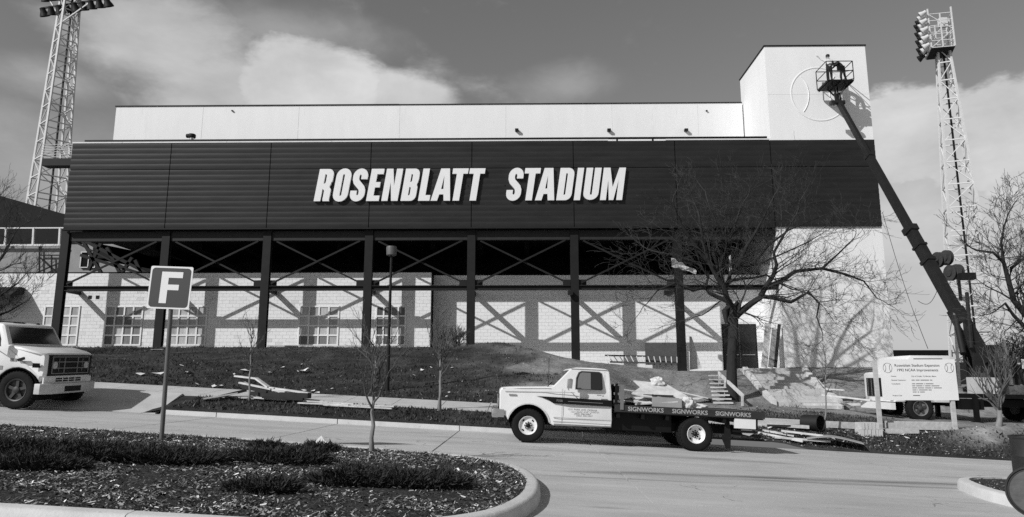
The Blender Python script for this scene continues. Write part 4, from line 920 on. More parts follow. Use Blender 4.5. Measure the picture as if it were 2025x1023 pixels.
m = MB(); m.lathe([(.75, LZ + 1.13), (.75, LZ + 1.3), (.55, LZ + 1.4), (.5, LZ + 1.9)], 24, Matrix.Translation((P0.x, P0.y, 0)), 'Z'); m.box((P0.x - .5, P0.y - .38, LZ + 1.7), (P0.x + .55, P0.y - .22, P0.z + .35)); m.box((P0.x - .5, P0.y + .22, LZ + 1.7), (P0.x + .55, P0.y + .38, P0.z + .35)); wpart('turntable', m, boom_m, smooth=40)
def seg(name, t0, t1, w_, h_, mt=boom_m):
    m = MB(); m.bar(P0 + bdir * (blen * t0), P0 + bdir * (blen * t1), w_, h_); return wpart(name, m, mt)
seg('boom_heel', -.035, .14, .42, .58); b0 = seg('boom_base', .14, .43, .34, .46); seg('boom_section', .43, .74, .28, .36); seg('boom_section', .74, .995, .20, .27)
seg('boom_collar', .412, .432, .46, .58); seg('boom_collar', .728, .742, .34, .42); seg('boom_collar', .30, .31, .44, .56); seg('boom_collar', .355, .362, .43, .55)
sideb = bdir.cross(Vector((0, 0, 1))).normalized(); upb = sideb.cross(bdir).normalized()
c0 = P(1905, 700, 29.6); c1 = P(1877, 570, 31.6); mid = c0.lerp(c1, .55)
m = MB(); m.tube([c0, mid], .12, 12); wpart('lift_cylinder', m, boom_m, smooth=40)
m = MB(); m.tube([mid, c1], .065, 10); wpart('cylinder_rod', m, chrome, smooth=40)
c0 = P(1921, 690, 29.4); c1 = P(1912, 580, 31.2)
m = MB(); m.tube([c0, c1], .08, 10); wpart('hose_bundle', m, boom_m, smooth=40)
def reel(c, r, wd, mt, nm='hose_reel'):
    m = MB(); ax_ = sideb; y = Matrix((bdir, ax_, upb)).transposed().to_4x4(); y.translation = c
    m.lathe([(r, -wd / 2), (r, -wd / 2 + .03), (r * .72, -wd / 2 + .04), (r * .72, wd / 2 - .04), (r, wd / 2 - .03), (r, wd / 2)], 26, y); m.lathe([(r * .45, -wd / 2 - .05), (r * .3, -wd / 2 - .02), (r * .3, -wd / 2)], 14, y); return wpart(nm, m, mt, smooth=35)
reel_m = mat('reel paint', .05, .45, .3, 5)
reel(P(1855, 514, 32.3), .36, .16, reel_m); reel(P(1872, 510, 32.7), .36, .16, reel_m); reel(P(1880, 540, 31.9), .36, .16, reel_m); reel(P(1893, 538, 32.3), .36, .16, reel_m)
q = P(1911, 547, 31.6); m = MB(); m.box((q.x - .32, q.y - .2, q.z - .15), (q.x + .32, q.y + .2, q.z + .15)); m.bar((q.x - .36, q.y, q.z + .1), (q.x - .36, q.y, q.z - 1.1), .1); wpart('hydraulic_tank', m, steel)
q = P(1910, 598, 32.6); m = MB(); m.box((q.x - .2, q.y, q.z - .24), (q.x + .2, q.y + .3, q.z + .24)); wpart('control_box', m, white_paint)
q = P0 + bdir * blen * .14 - sideb * -.0; m = MB(); m.box((-.16, -.16, -.002), (.16, .16, .002), Matrix.Translation(P(1908, 645, 30.35)) @ FRONT @ Matrix.Rotation(R(30), 4, 'Z')); wpart('warning_plate', m, paper)
for (u0, v0, Y0, u1, v1, Y1) in ((1745, 420, 36.0, 1835, 690, 31.0), (1859, 560, 31.8, 1815, 595, 33)):
    a, c = P(u0, v0, Y0), P(u1, v1, Y1); m = MB(); pts = [a.lerp(c, k / 10) + Vector((0, 0, -.5 * math.sin(math.pi * k / 10))) for k in range(11)]; m.tube(pts, .012, 5); wpart('cable', m, black)
# work platform
BXL, BXR, BY0, BY1, BZ = 16.9, 18.35, 36.9, 38.28, 17.94
m = MB(); m.box((BXL, BY0, BZ - .10), (BXR, BY1, BZ)); [m.box((x, BY0 + .02, BZ - .16), (x + .06, BY1 - .02, BZ - .102)) for x in (BXL + .05, BXL + .68, BXR - .11)]; plat = wpart('platform', m, black_paint)
m = MB()
for (x, y) in ((BXL, BY0), (BXR, BY0), (BXL, BY1), (BXR, BY1), ((BXL + BXR) / 2, BY1)): m.tube([(x, y, BZ), (x, y, BZ + 1.08)], .025, 6)
for z in (.52, 1.08):
    m.tube([(BXL, BY0, BZ + z), (BXR, BY0, BZ + z)], .025, 6); m.tube([(BXL, BY1, BZ + z), (BXR, BY1, BZ + z)], .025, 6); m.tube([(BXL, BY0, BZ + z), (BXL, BY1, BZ + z)], .025, 6); m.tube([(BXR, BY0, BZ + z), (BXR, BY1, BZ + z)], .025, 6)
m.tube([(BXR, BY0, BZ + .05), (BXR, BY1, BZ + .5)], .02, 6); m.tube([(BXR, BY0, BZ + .55), (BXR, BY1, BZ + 1.05)], .02, 6)
o = m.build('guard_rail', steel, plat); o.matrix_parent_inverse = (boom_root.matrix_basis @ plat.matrix_parent_inverse).inverted()
m = MB()
for (x, y) in ((BXL + .35, BY0 + .3), (BXR - .35, BY0 + .3), (BXL + .45, BY1 - .3), (BXR - .45, BY1 - .3)): m.bar((x, y, BZ - .12), P1 + Vector((0, 0, .15)), .07)
m.bar(P1 + Vector((-.12, 0, -.1)), P1 + Vector((-.12, .1, .6)), .12, .1); m.bar(P1 + Vector((.1, 0, -.1)), P1 + Vector((.12, .1, .6)), .12, .1); m.lathe([(.13, -.3), (.13, .3)], 14, Matrix.Translation(P1), 'X'); m.box((P1.x - .45, P1.y - .1, P1.z - .1), (P1.x - .2, P1.y + .2, P1.z + .1)); wpart('platform_bracket', m, boom_m)
m = MB(); m.box((BXL + .62, BY0 - .02, BZ + .55), (BXL + 1.0, BY0 + .14, BZ + .8)); wpart('control_panel', m, black_paint)

# ------------------------------------------------------------------ people on the platform
skin_m = mat('skin', .36, .6); hair_m = mat('dark hair', .015, .7)
def person(root_loc, J, E_, rad, mats, zones, label):
    """one skinned body: joints J, edges E_, radii; zones(point) -> material slot"""
    names = list(J); idx = {n: i for i, n in enumerate(names)}
    me = bpy.data.meshes.new('person'); me.from_pydata([J[n] for n in names], [(idx[a], idx[b2]) for a, b2 in E_], [])
    o = bpy.data.objects.new('tmp_person', me); COL.objects.link(o)
    md = o.modifiers.new('skin', 'SKIN'); md.use_smooth_shade = True
    for i, n in enumerate(names):
        q = rad.get(n, .03); q = q if isinstance(q, tuple) else (q, q)
        me.skin_vertices[0].data[i].radius = q; me.skin_vertices[0].data[i].use_root = (n == 'pelvis')
    sd = o.modifiers.new('sub', 'SUBSURF'); sd.levels = 1; sd.render_levels = 1
    body = bpy.data.meshes.new_from_object(o.evaluated_get(bpy.context.evaluated_depsgraph_get())); body.name = 'person'
    bpy.data.objects.remove(o)
    body.materials.clear(); [body.materials.append(x) for x in mats]
    for p in body.polygons: p.material_index = zones(p.center); p.use_smooth = True
    ob = bpy.data.objects.new('person', body); COL.objects.link(ob); ob.location = root_loc
    return tag(ob, label, 'person', 'workers on the platform')
def hand(J, E_, rad, pre, wrist, d, side_):
    """palm and five bent fingers from the wrist joint along d"""
    d = Vector(d).normalized(); s = Vector(side_).normalized(); nrm = d.cross(s); w_ = Vector(J[wrist])
    J[pre + 'palm'] = tuple(w_ + d * .06); E_.append((wrist, pre + 'palm')); rad[pre + 'palm'] = (.036, .022)
    for k, (off, l) in enumerate(((-.033, .062), (-.011, .075), (.011, .07), (.032, .055))):
        a = w_ + d * .10 + s * off; J[pre + 'k%d' % k] = tuple(a); J[pre + 'm%d' % k] = tuple(a + d * l * .6 + nrm * .012); J[pre + 't%d' % k] = tuple(a + d * l * .9 + nrm * .045)
        E_ += [(pre + 'palm', pre + 'k%d' % k), (pre + 'k%d' % k, pre + 'm%d' % k), (pre + 'm%d' % k, pre + 't%d' % k)]
        for q in 'kmt': rad[pre + q + str(k)] = .0095
    a = w_ + d * .045 - s * .045; J[pre + 'th1'] = tuple(a); J[pre + 'th2'] = tuple(a + d * .05 - s * .015 + nrm * .02); E_ += [(pre + 'palm', pre + 'th1'), (pre + 'th1', pre + 'th2')]; rad[pre + 'th1'] = .012; rad[pre + 'th2'] = .0095
def make_person(kind):
    E_ = [('pelvis', 'waist'), ('waist', 'chest'), ('chest', 'neck'), ('neck', 'chin'), ('chin', 'head'), ('head', 'crown'), ('chin', 'nose')]
    for s in 'lr': E_ += [('chest', 'sh' + s), ('sh' + s, 'el' + s), ('el' + s, 'wr' + s), ('pelvis', 'hip' + s), ('hip' + s, 'kn' + s), ('kn' + s, 'an' + s), ('an' + s, 'toe' + s)]
    rad = dict(pelvis=(.16, .12), waist=(.15, .11), chest=(.17, .12), neck=.055, chin=.07, head=.095, crown=.06, nose=.018)
    for s in 'lr': rad.update({'sh' + s: .065, 'el' + s: .045, 'wr' + s: .03, 'hip' + s: .095, 'kn' + s: .065, 'an' + s: .045, 'toe' + s: .035})
    if kind == 'upright':                                     # stands, back half turned, one arm raised to the left
        J = dict(pelvis=(0, 0, .93), waist=(0, .0, 1.1), chest=(.0, 0, 1.34), neck=(0, .01, 1.5), chin=(-.02, .02, 1.58), head=(-.02, .03, 1.67), crown=(-.01, .02, 1.75), nose=(-.10, .09, 1.63),
                 shl=(-.16, .04, 1.40), ell=(-.34, .12, 1.52), wrl=(-.46, .18, 1.70), shr=(.17, -.04, 1.40), elr=(.19, .06, 1.13), wrr=(.06, .20, 1.02),
                 hipl=(-.1, .0, .88), knl=(-.12, .02, .48), anl=(-.13, .0, .08), toel=(-.18, .14, .04), hipr=(.1, 0, .88), knr=(.11, .03, .48), anr=(.12, 0, .08), toer=(.10, .15, .04))
        hand(J, E_, rad, 'hl', 'wrl', (-.5, .2, .8), (.8, .3, .4)); hand(J, E_, rad, 'hr', 'wrr', (-.6, .6, -.3), (0, .4, 1))
        mats = [mat('pale work shirt', .62, .85, .1, 8), mat('dark denim', .022, .9, .2, 8), skin_m, mat('work boots', .02, .7)]
        def zones(c):
            if c.z < .13: return 3
            if c.z < 1.20 and abs(c.x) < .28 and c.y < .16: return 1
            if c.z > 1.47 and abs(c.x) < .16: return 2
            if c.x < -.40 or (c.z < 1.10 and c.y > .1): return 2
            return 0
        head = (-.015, .02, 1.70)
    else:                                                     # bends forward to the left over the rail, dark clothes
        J = dict(pelvis=(.10, 0, .90), waist=(.04, .01, 1.04), chest=(-.14, .03, 1.20), neck=(-.28, .05, 1.24), chin=(-.35, .06, 1.21), head=(-.42, .06, 1.23), crown=(-.48, .06, 1.27), nose=(-.44, .08, 1.12),
                 shl=(-.17, .20, 1.20), ell=(-.35, .26, 1.02), wrl=(-.56, .22, 1.06), shr=(-.15, -.14, 1.21), elr=(-.33, -.18, 1.02), wrr=(-.55, -.05, 1.07),
                 hipl=(.1, .1, .86), knl=(.03, .12, .47), anl=(.10, .13, .08), toel=(-.04, .15, .04), hipr=(.12, -.1, .86), knr=(.13, -.12, .47), anr=(.22, -.13, .08), toer=(.08, -.15, .04))
        hand(J, E_, rad, 'hl', 'wrl', (-1, -.1, .1), (0, .2, 1)); hand(J, E_, rad, 'hr', 'wrr', (-1, .2, .1), (0, .2, 1))
        mats = [mat('dark jacket', .018, .9, .2, 8), mat('dark trousers', .03, .9, .2, 8), skin_m, MATS['work boots']]
        def zones(c):
            if c.z < .13: return 3
            if c.x < -.27 and .02 < c.y < .12 and c.z > 1.08: return 2
            if c.x < -.55: return 2
            return 1 if c.z < .9 else 0
        head = (-.44, .06, 1.265)
    for s, dz in (('l', 1), ('r', -1)):                       # ears and eyes sockets as small bumps on the head
        h = Vector(J['head']); J['ear' + s] = tuple(h + Vector((.0, .085 * dz, -.01))); E_.append(('head', 'ear' + s)); rad['ear' + s] = .02
    return J, E_, rad, mats, zones, head
for kind, loc, lab, lid in (('upright', (BXL + .42, BY0 + .62, BZ), 'worker in pale shirt standing upright in the raised platform, one arm lifted', 'hair'), ('bent', (BXR - .42, BY0 + .55, BZ), 'worker in dark clothes bending forward over the raised platform rail', 'cap')):
    J, E_, rad, mats, zones, head = make_person(kind); pr = person(loc, J, E_, rad, mats, zones, lab)
    m = MB(); m.lathe([(.105, -.05), (.112, .0), (.10, .06), (.06, .095), (0, .105)], 14, Matrix.Translation(head), 'Z')
    if lid == 'cap': m.box((head[0] - .20, head[1] - .07, head[2] - .03), (head[0] - .05, head[1] + .07, head[2] - .01))
    m.build(lid, hair_m, pr, smooth=50)

# ------------------------------------------------------------------ trees
def wob(a, c, n, amp, r):
    a = Vector(a); c = Vector(c); l = (c - a).length; pts = []
    for k in range(n + 1):
        t = k / n; p = a.lerp(c, t)
        if 0 < k < n: p += Vector((r.gauss(0, 1), r.gauss(0, 1), r.gauss(0, 1))) * amp * l
        pts.append(p)
    return pts
def grow(m, p, d, length, rad, depth, r, up=.12, kids=(2, 4), spread=.75, thin=.62, rmin=.006, sides=5, droop=0.0):
    n = 4 if depth > 0 else 3; pts = [p]; dd = d.normalized(); step = length / n
    for k in range(n):
        dd = (dd + Vector((r.gauss(0, .22), r.gauss(0, .22), r.gauss(0, .18) + up - droop * k))).normalized(); pts.append(pts[-1] + dd * step)
    rads = [max(rmin, rad * (1 - .55 * k / n)) for k in range(n + 1)]
    m.tube(pts, rads, sides if depth > 1 else (4 if depth else 3), caps=False)
    if depth <= 0: return
    for k in range(r.randint(*kids)):
        t = r.uniform(.35, 1.0); i = min(int(t * n), n - 1); q = pts[i].lerp(pts[i + 1], t * n - i)
        ax = Vector((r.gauss(0, 1), r.gauss(0, 1), r.gauss(0, .7)))
        nd = (dd + ax.normalized() * spread).normalized()
        grow(m, q, nd, length * r.uniform(.5, .85) * (thin + .25), rads[i] * thin, depth - 1, r, up, kids, spread, thin, rmin, sides, droop)
    grow(m, pts[-1], dd, length * .7, rads[-1] * .9, depth - 1, r, up, kids, spread, thin, rmin, sides, droop)

def big_tree():
    r = random.Random(21); Y0 = 33.4; base = P(1447, 800, Y0); base.z = T(base.x, Y0) - .05
    root = empty('bare_tree', base, label='large bare spreading tree with dark trunk beside the concrete steps', cat='tree')
    tr = MB(); cr = MB()
    def pl(pts, ry0, ry1): return [P(u, v, Y0 + lerp(ry0, ry1, k / max(1, len(pts) - 1))) for k, (u, v) in enumerate(pts)]
    trunk = [base] + pl([(1447, 760), (1447, 710), (1450, 660), (1450, 625), (1448, 608)], 0, 0)
    tr.tube(trunk, [.34, .25, .225, .22, .24, .22], 12)
    limbs = [([(1450, 612), (1438, 592), (1431, 568), (1418, 549), (1403, 521), (1390, 480), (1383, 430)], .18, .05, 0, -.9),
             ([(1440, 596), (1420, 588), (1403, 580), (1395, 568), (1401, 547), (1380, 520), (1340, 505), (1305, 500)], .13, .03, 0, .9),
             ([(1432, 572), (1442, 553), (1444, 540), (1459, 527), (1483, 525), (1504, 521), (1545, 503), (1600, 478)], .12, .03, 0, 1.4),
             ([(1437, 562), (1446, 555), (1468, 551), (1489, 550), (1515, 544), (1545, 560)], .10, .03, 0, -1.2),
             ([(1452, 628), (1461, 620), (1485, 601), (1504, 588), (1515, 566), (1528, 547), (1536, 525), (1530, 500), (1550, 465), (1575, 425)], .20, .04, 0, -.6),
             ([(1513, 570), (1547, 555), (1572, 537), (1626, 531), (1673, 543), (1708, 556), (1728, 582)], .14, .025, -.2, .8),
             ([(1506, 586), (1526, 589), (1564, 598), (1599, 578), (1620, 600), (1615, 627), (1627, 660)], .12, .02, 0, -1.0),
             ([(1418, 549), (1425, 520), (1440, 480), (1455, 440), (1470, 400)], .14, .03, -.1, .8),
             ([(1403, 521), (1370, 480), (1345, 440), (1330, 400)], .12, .03, -.4, -1.3),
             ([(1459, 527), (1475, 490), (1500, 450), (1520, 410)], .12, .03, .3, -.8),
             ([(1395, 568), (1370, 575), (1335, 560), (1300, 575), (1280, 600)], .09, .02, .3, -.4),
             ([(1430, 560), (1410, 500), (1420, 450), (1400, 400)], .10, .03, 0, 1.5),
             ([(1485, 525), (1520, 485), (1560, 455), (1620, 430)], .09, .02, .7, 1.8),
             ([(1626, 531), (1660, 500), (1690, 470)], .06, .02, .4, .9)]
    for (pts, r0, r1, ya, yb) in limbs:
        q = pl(pts, ya, yb); n = len(q); rr = [lerp(r0, r1, (k / (n - 1)) ** .8) for k in range(n)]
        tr.tube(q, rr, 8, caps=False)
        for k in range(1, n):
            cnt = 2 if k > n * .3 else 1
            for _ in range(cnt):
                t = r.random(); p = q[k - 1].lerp(q[k], t); d = (q[k] - q[k - 1]).normalized(); cen = Vector((base.x, Y0, base.z + 5)); o = (p - cen).normalized()
                nd = (d * .5 + o * .7 + Vector((r.gauss(0, .6), r.gauss(0, .6), r.gauss(.12, .45)))).normalized()
                grow(cr, p, nd, r.uniform(1.0, 1.9), max(.012, rr[k] * .38), 3, r, .05, (2, 3), .85, .62, .0058, 5, .02)
        grow(cr, q[-1], (q[-1] - q[-2]), 1.3, r1, 3, r, .05, (2, 3), .8, .6, .0065)
    kn = pl([(1452, 606), (1458, 598), (1461, 606), (1458, 618)], 0, 0); tr.tube(kn, [.1, .12, .11, .1], 8)
    st = pl([(1438, 640), (1433, 615), (1441, 606), (1437, 600)], -.1, -.1); tr.tube(st, [.12, .15, .12, .07], 8)
    tr.build('trunk', bark, root, world=True, smooth=60); cr.build('crown', twig, root, world=True)
big_tree()
def side_tree(name, base, pts_list, seed, label, depth=3, l0=1.2, up=.06, kids=(2, 3), tm=bark):
    r = random.Random(seed); root = empty(name, base, label=label, cat='tree'); tr = MB(); cr = MB()
    for (pts, r0, r1) in pts_list:
        n = len(pts); rr = [lerp(r0, r1, k / (n - 1)) for k in range(n)]; tr.tube(pts, rr, 8, caps=False)
        for k in range(1, n):
            if r0 > .2 and k < 2: continue
            for _ in range(3):
                p = pts[k - 1].lerp(pts[k], r.random()); d = (pts[k] - pts[k - 1]).normalized()
                grow(cr, p, (d * .6 + Vector((r.gauss(0, .7), r.gauss(0, .7), r.gauss(.15, .5)))), r.uniform(.7, 1.2) * l0, max(.012, rr[k] * .4), depth, r, up, kids, .8, .6, .0055)
        grow(cr, pts[-1], pts[-1] - pts[-2], l0, r1, depth, r, up, kids, .8, .6, .0055)
    tr.build('trunk', tm, root, world=True, smooth=60); cr.build('crown', twig, root, world=True); return root
Yr = 27.0; rb = P(2110, 790, Yr); rb.z = T(rb.x, Yr) - .05
def R_(*uv): return [P(u, v, Y) for (u, v, Y) in uv]
side_tree('bare_tree', rb, [([rb] + R_((2105, 730, Yr), (2085, 690, Yr), (2060, 650, Yr)), .24, .15),
    (R_((2060, 650, Yr), (2030, 625, Yr), (2005, 595, 26.8), (1993, 550, 26.6), (1985, 520, 26.5), (1965, 500, 26.2), (1930, 495, 26)), .14, .03),
    (R_((1995, 560, 26.7), (2000, 530, 26.8), (2020, 515, 27.2), (2045, 500, 27.5)), .08, .03), (R_((1985, 522, 26.5), (1980, 480, 26.4), (1985, 450, 26.4), (1995, 420, 26.6)), .06, .02),
    (R_((2075, 680, Yr), (2030, 650, 26.8), (2005, 625, 26.6), (1988, 600, 26.4), (1975, 610, 26.3)), .10, .025), (R_((2060, 650, Yr), (2070, 590, 27.4), (2060, 530, 27.6), (2040, 470, 27.8)), .12, .03)], 5,
    'bare tree whose crooked limbs reach over the crane truck towards the lattice mast', 3, 1.0)
Yl = 31.0; lb = P(-120, 760, Yl); lb.z = T(lb.x, Yl) - .05
side_tree('bare_tree', lb, [([lb] + R_((-110, 700, Yl), (-95, 650, Yl), (-80, 610, Yl)), .22, .14), (R_((-80, 610, Yl), (-50, 580, 31), (-20, 540, 31.2), (10, 500, 31.4), (25, 470, 31.5)), .12, .03),
    (R_((-80, 610, Yl), (-40, 600, 30.6), (0, 585, 30.4), (35, 560, 30.2)), .10, .025), (R_((-70, 600, Yl), (-60, 540, 31.5), (-40, 480, 31.8), (-20, 420, 32)), .11, .03), (R_((-60, 640, Yl), (-20, 630, 31), (20, 615, 31.2), (45, 600, 31.3)), .08, .02)], 12,
    'bare tree with fine upright twigs in front of the wall beside the tall-hooded truck', 3, 1.15, .12)
def sapling(base, top_v, Y, u_top, label, seed, tr0=.035, spread=.5, fork=.45, nb=9, bl=.32, multi=False, dark=False, dd=1):
    r = random.Random(seed); root = empty('sapling', base, label=label, cat='tree', group='young street trees'); top = P(u_top, top_v, Y); h = top.z - base.z
    tr = MB(); cr = MB(); pts = [base + Vector((0, 0, -.08))]; n = 9
    for k in range(1, n + 1):
        t = k / n; pts.append(base.lerp(top, t) + Vector((r.gauss(0, .012), r.gauss(0, .012), 0)) * h * .6)
    rr = [tr0 * 1.35] + [max(.006, tr0 * (1 - .85 * (k / n))) for k in range(1, n + 1)]
    tr.tube(pts, rr, 8, caps=False)
    for k in range(nb):
        t = lerp(fork, .92, (k + r.random() * .8) / nb); i = min(int(t * n), n - 1); p = pts[i].lerp(pts[i + 1], t * n - i); a = r.random() * 6.28 + k * 2.4
        d = Vector((math.cos(a) * spread, math.sin(a) * spread, .75)); grow(cr, p, d, h * bl * (1.15 - t * .6), tr0 * .5 * (1.15 - t * .5), 2, r, .14, (1, 3), .45, .62, .004 if tr0 < .045 else .006, 5)
    tr.build('trunk', pale_bark, root, world=True, smooth=60); cr.build('crown', mat('young grey twig', .09, .9, .3, 6), root, world=True); return root
def gpt(u, v, Y): p = P(u, v, Y); p.z = T(p.x, Y); return p
sapling(gpt(493, 790, 22.2), 640, 22.2, 497, 'thin young tree rising out of the heap of scrap boards', 3, .035, .3, .38, 10, .26)
bp_ = P(735, 908, 12.5); bp_.z = road(bp_.x) + .13
sapling(bp_, 668, 12.5, 742, 'young tree with pale trunk and upswept forks in the planted island', 11, .042, .55, .34, 12, .36)
sapling(gpt(868, 815, 22.2), 650, 22.2, 874, 'bushy young tree by the sidewalk in front of the wall corner', 8, .06, .42, .36, 16, .34)
sapling(gpt(1632, 850, 22.3), 690, 22.3, 1632, 'slender young tree standing before the lower concrete steps', 9, .03, .5, .40, 8, .24)
sapling(gpt(1975, 838, 22.4), 715, 22.4, 1980, 'low young tree with wide bowl-shaped branching on the pale dirt mound', 14, .085, .75, .16, 24, .42)

# ------------------------------------------------------------------ light masts
def mast(name, base, zbase, top, wb, wt, rot, nlev, label, hd):
    root = empty(name, (base.x, base.y, zbase), label=label, cat='light tower', group='floodlight towers'); H = top - zbase; c, s = math.cos(rot), math.sin(rot)
    def pt(i, z):
        h = lerp(wb, wt, (z - zbase) / H) / 2; x, y = ((-h, -h), (h, -h), (h, h), (-h, h))[i % 4]; return Vector((base.x + x * c - y * s, base.y + x * s + y * c, z))
    zs = [zbase + H * (1 - (1 - k / nlev) ** 1.12) for k in range(nlev + 1)]
    for i in range(4): m = MB(); m.bar(pt(i, zbase), pt(i, top), .16); m.build('leg', metal_white, root, world=True)
    for k in range(nlev):
        m = MB(); [m.bar(pt(i, zs[k + 1]), pt(i + 1, zs[k + 1]), .09) for i in range(4)]; m.build('strut_ring', metal_white, root, world=True)
        m = MB()
        for i in range(4):
            if (k + i) % 2: m.bar(pt(i, zs[k]), pt(i + 1, zs[k + 1]), .065)
            else: m.bar(pt(i + 1, zs[k]), pt(i, zs[k + 1]), .065)
        m.build('cross_brace', metal_white, root, world=True)
    m = MB(); m.bar(Vector((base.x + .2, base.y + .2, zbase)), Vector((base.x + .1, base.y + .1, top)), .12); m.build('conduit', steel, root, world=True)
    hd(root, pt, c, s)
lamp_meshes = {}
def flood(root, p, d, mt, sc=1.0):
    k = (mt.name, sc)
    if k not in lamp_meshes:
        m = MB(); m.lathe([(.09 * sc, -.30 * sc), (.17 * sc, -.26 * sc), (.19 * sc, -.05 * sc), (.30 * sc, .18 * sc), (.33 * sc, .30 * sc), (.31 * sc, .30 * sc), (.0, .1 * sc)], 14, None, 'Z'); lamp_meshes[k] = m.mesh('floodlight', mt, 40)
    o = bpy.data.objects.new('floodlight', lamp_meshes[k]); COL.objects.link(o); o.parent = root; o.location = Vector(p) - root.location; o.rotation_euler = Vector(d).to_track_quat('Z', 'Y').to_euler()
lamp_dark = mat('dark lamp housing', .012, .5, spec=.3); lamp_pale = mat('pale lamp housing', .6, .5)
def head_left(root, pt, c, s):
    for r_ in range(3):
        z = P(150, 20, 60).z + r_ * 1.5
        a, b2 = P(88, 10, 60.2), P(212, 10, 58.6); a.z = b2.z = z + .35
        m = MB(); m.bar(a, b2, .14); m.build('lamp_bar', steel, root, world=True)
        for k in range(9):
            q = a.lerp(b2, k / 8); flood(root, (q.x, q.y, z - .05), (.1 + rnd.uniform(-.1, .1), .45, -.9), lamp_dark, 1.35)
    t = pt(1, P(150, 55, 60).z); m = MB(); m.bar(t, P(178, 5, 59), .1); m.bar(pt(0, P(150, 30, 60).z), P(100, 3, 60), .1); m.build('outrigger_brace', metal_white, root, world=True)
lt = P(92, 400, 60); mast('light_tower', P(92, 400, 60), 9.0, 42, 2.75, .95, R(-38), 21, 'lattice floodlight tower rising behind the end of the dark ribbed band', head_left)
def head_right(root, pt, c, s):
    z0, z1 = P(1860, 105, 58).z, P(1850, 40, 58).z
    A = [P(1808, 92, 57), P(1852, 108, 55.6), P(1888, 112, 58), P(1850, 98, 60)]; A = [Vector((p.x, p.y, 0)) for p in A]
    cen = pt(0, z0).lerp(pt(2, z0), .5)
    A = [Vector((cen.x, cen.y, 0)) + Vector((x, y, 0)) for (x, y) in ((-1.55, -1.0), (.25, -1.35), (1.05, .75), (-.75, 1.2))]
    m = MB()
    for i in range(4):
        p, q = A[i], A[(i + 1) % 4]
        for k in range(6): z = lerp(z0, z1, k / 5); m.bar((p.x, p.y, z), (q.x, q.y, z), .05)
        m.bar((p.x, p.y, z0), (p.x, p.y, z1 + .5), .1); mp_ = p.lerp(q, .5); m.bar((mp_.x, mp_.y, z0), (mp_.x, mp_.y, z1), .08)
        m.bar((p.x, p.y, z0), (q.x, q.y, lerp(z0, z1, .5)), .05); m.bar((q.x, q.y, lerp(z0, z1, .5)), (p.x, p.y, z1), .05)
    m.build('head_frame', metal_white, root, world=True)
    m = MB(); m.prism([(p.x, p.y) for p in A], z0 - .08, z0 - .02, 0, None, 'Z'); m.build('platform', steel, root, world=True)
    m = MB(); m.box((cen.x - .3, cen.y - .6, lerp(z0, z1, .72)), (cen.x + .35, cen.y - .2, lerp(z0, z1, .98))); m.build('control_box', metal_white, root, world=True)
    for k in range(5):
        for j in range(4):
            q = A[0].lerp(A[3], j / 3); q2 = Vector((q.x - .5, q.y - .15, lerp(z0 + .1, z1, k / 4))); flood(root, q2, (-.75, .5, -.45), lamp_pale if j < 2 else lamp_dark, .95)
mast('light_tower', P(1932, 700, 58), 1.0, P(1860, 98, 58).z, 3.5, .85, R(-22), 15, 'lattice floodlight tower standing beyond the raised boom of the crane truck', head_right)

# ------------------------------------------------------------------ lamp post and F sign
lp = gpt(766, 772, 26.5); root = empty('street_lamp', lp, label='dark slim lamp post with drum-shaped head on the grass bank', cat='street lamp')
ztop = P(768, 488, 26.5).z - lp.z
m = MB(); m.lathe([(.075, -.1), (.075, .3), (.065, 1.0), (.045, ztop - .35)], 10, None, 'Z'); m.build('post', steel, root, smooth=40)
m = MB(); m.lathe([(.05, ztop - .36), (.17, ztop - .35), (.19, ztop - .33), (.205, ztop - .06), (.19, ztop), (0, ztop + .02)], 20, None, 'Z'); m.build('lamp_head', mat('lamp drum', .10, .5, .2, 4), root, smooth=40)
Yf = 12.45; fb = P(318, 888, Yf); fb.z = road(fb.x) + .12
sgn = empty('lot_sign', fb, label='square dark sign with white letter F on a tall round post', cat='sign')
pt_ = P(339, 570, Yf); dxp = pt_.x - fb.x
tz = P(339, 529, Yf).z - fb.z; bz = P(337, 611, Yf).z - fb.z
m = MB(); m.tube([(0, 0, -.2), (dxp * (bz / pt_.z) * .75, 0, bz), (dxp, 0, tz - .05)], .038, 12); m.build('post', mat('painted sign post', .12, .5, .2, 4), sgn, smooth=50)
half = (tz - bz) / 2 * 1.02; cz = (tz + bz) / 2; lean = R(2.2)
MS = Matrix.Translation((dxp + .0, -.05, cz)) @ Matrix.Rotation(lean, 4, 'Y')
def sq(h, y0, y1, rc): 
    pl_ = []
    for (sx1, sz1, a) in ((1, 1, 0), (-1, 1, 90), (-1, -1, 180), (1, -1, 270)): pl_ += [(sx1 * (h - rc) + rc * math.cos(R(a + k * 22.5)), sz1 * (h - rc) + rc * math.sin(R(a + k * 22.5))) for k in range(5)]
    m = MB(); m.prism(pl_, y0, y1, 0, lambda q: MS @ q); return m
sq(half, -.004, .004, .03).build('panel', letter_mat, sgn); sq(half * .92, -.008, -.005, .06).build('panel_face', mat('dark sign face', .055, .5), sgn)
m = MB(); hh = half; m.prism([(-.44 * hh, -.74 * hh), (-.10 * hh, -.74 * hh), (-.10 * hh, -.12 * hh), (.42 * hh, -.12 * hh), (.42 * hh, .14 * hh), (-.10 * hh, .14 * hh), (-.10 * hh, .46 * hh), (.56 * hh, .46 * hh), (.56 * hh, .74 * hh), (-.44 * hh, .74 * hh)], -.012, -.0085, 0, lambda q: MS @ q); m.build('letter', letter_mat, sgn)

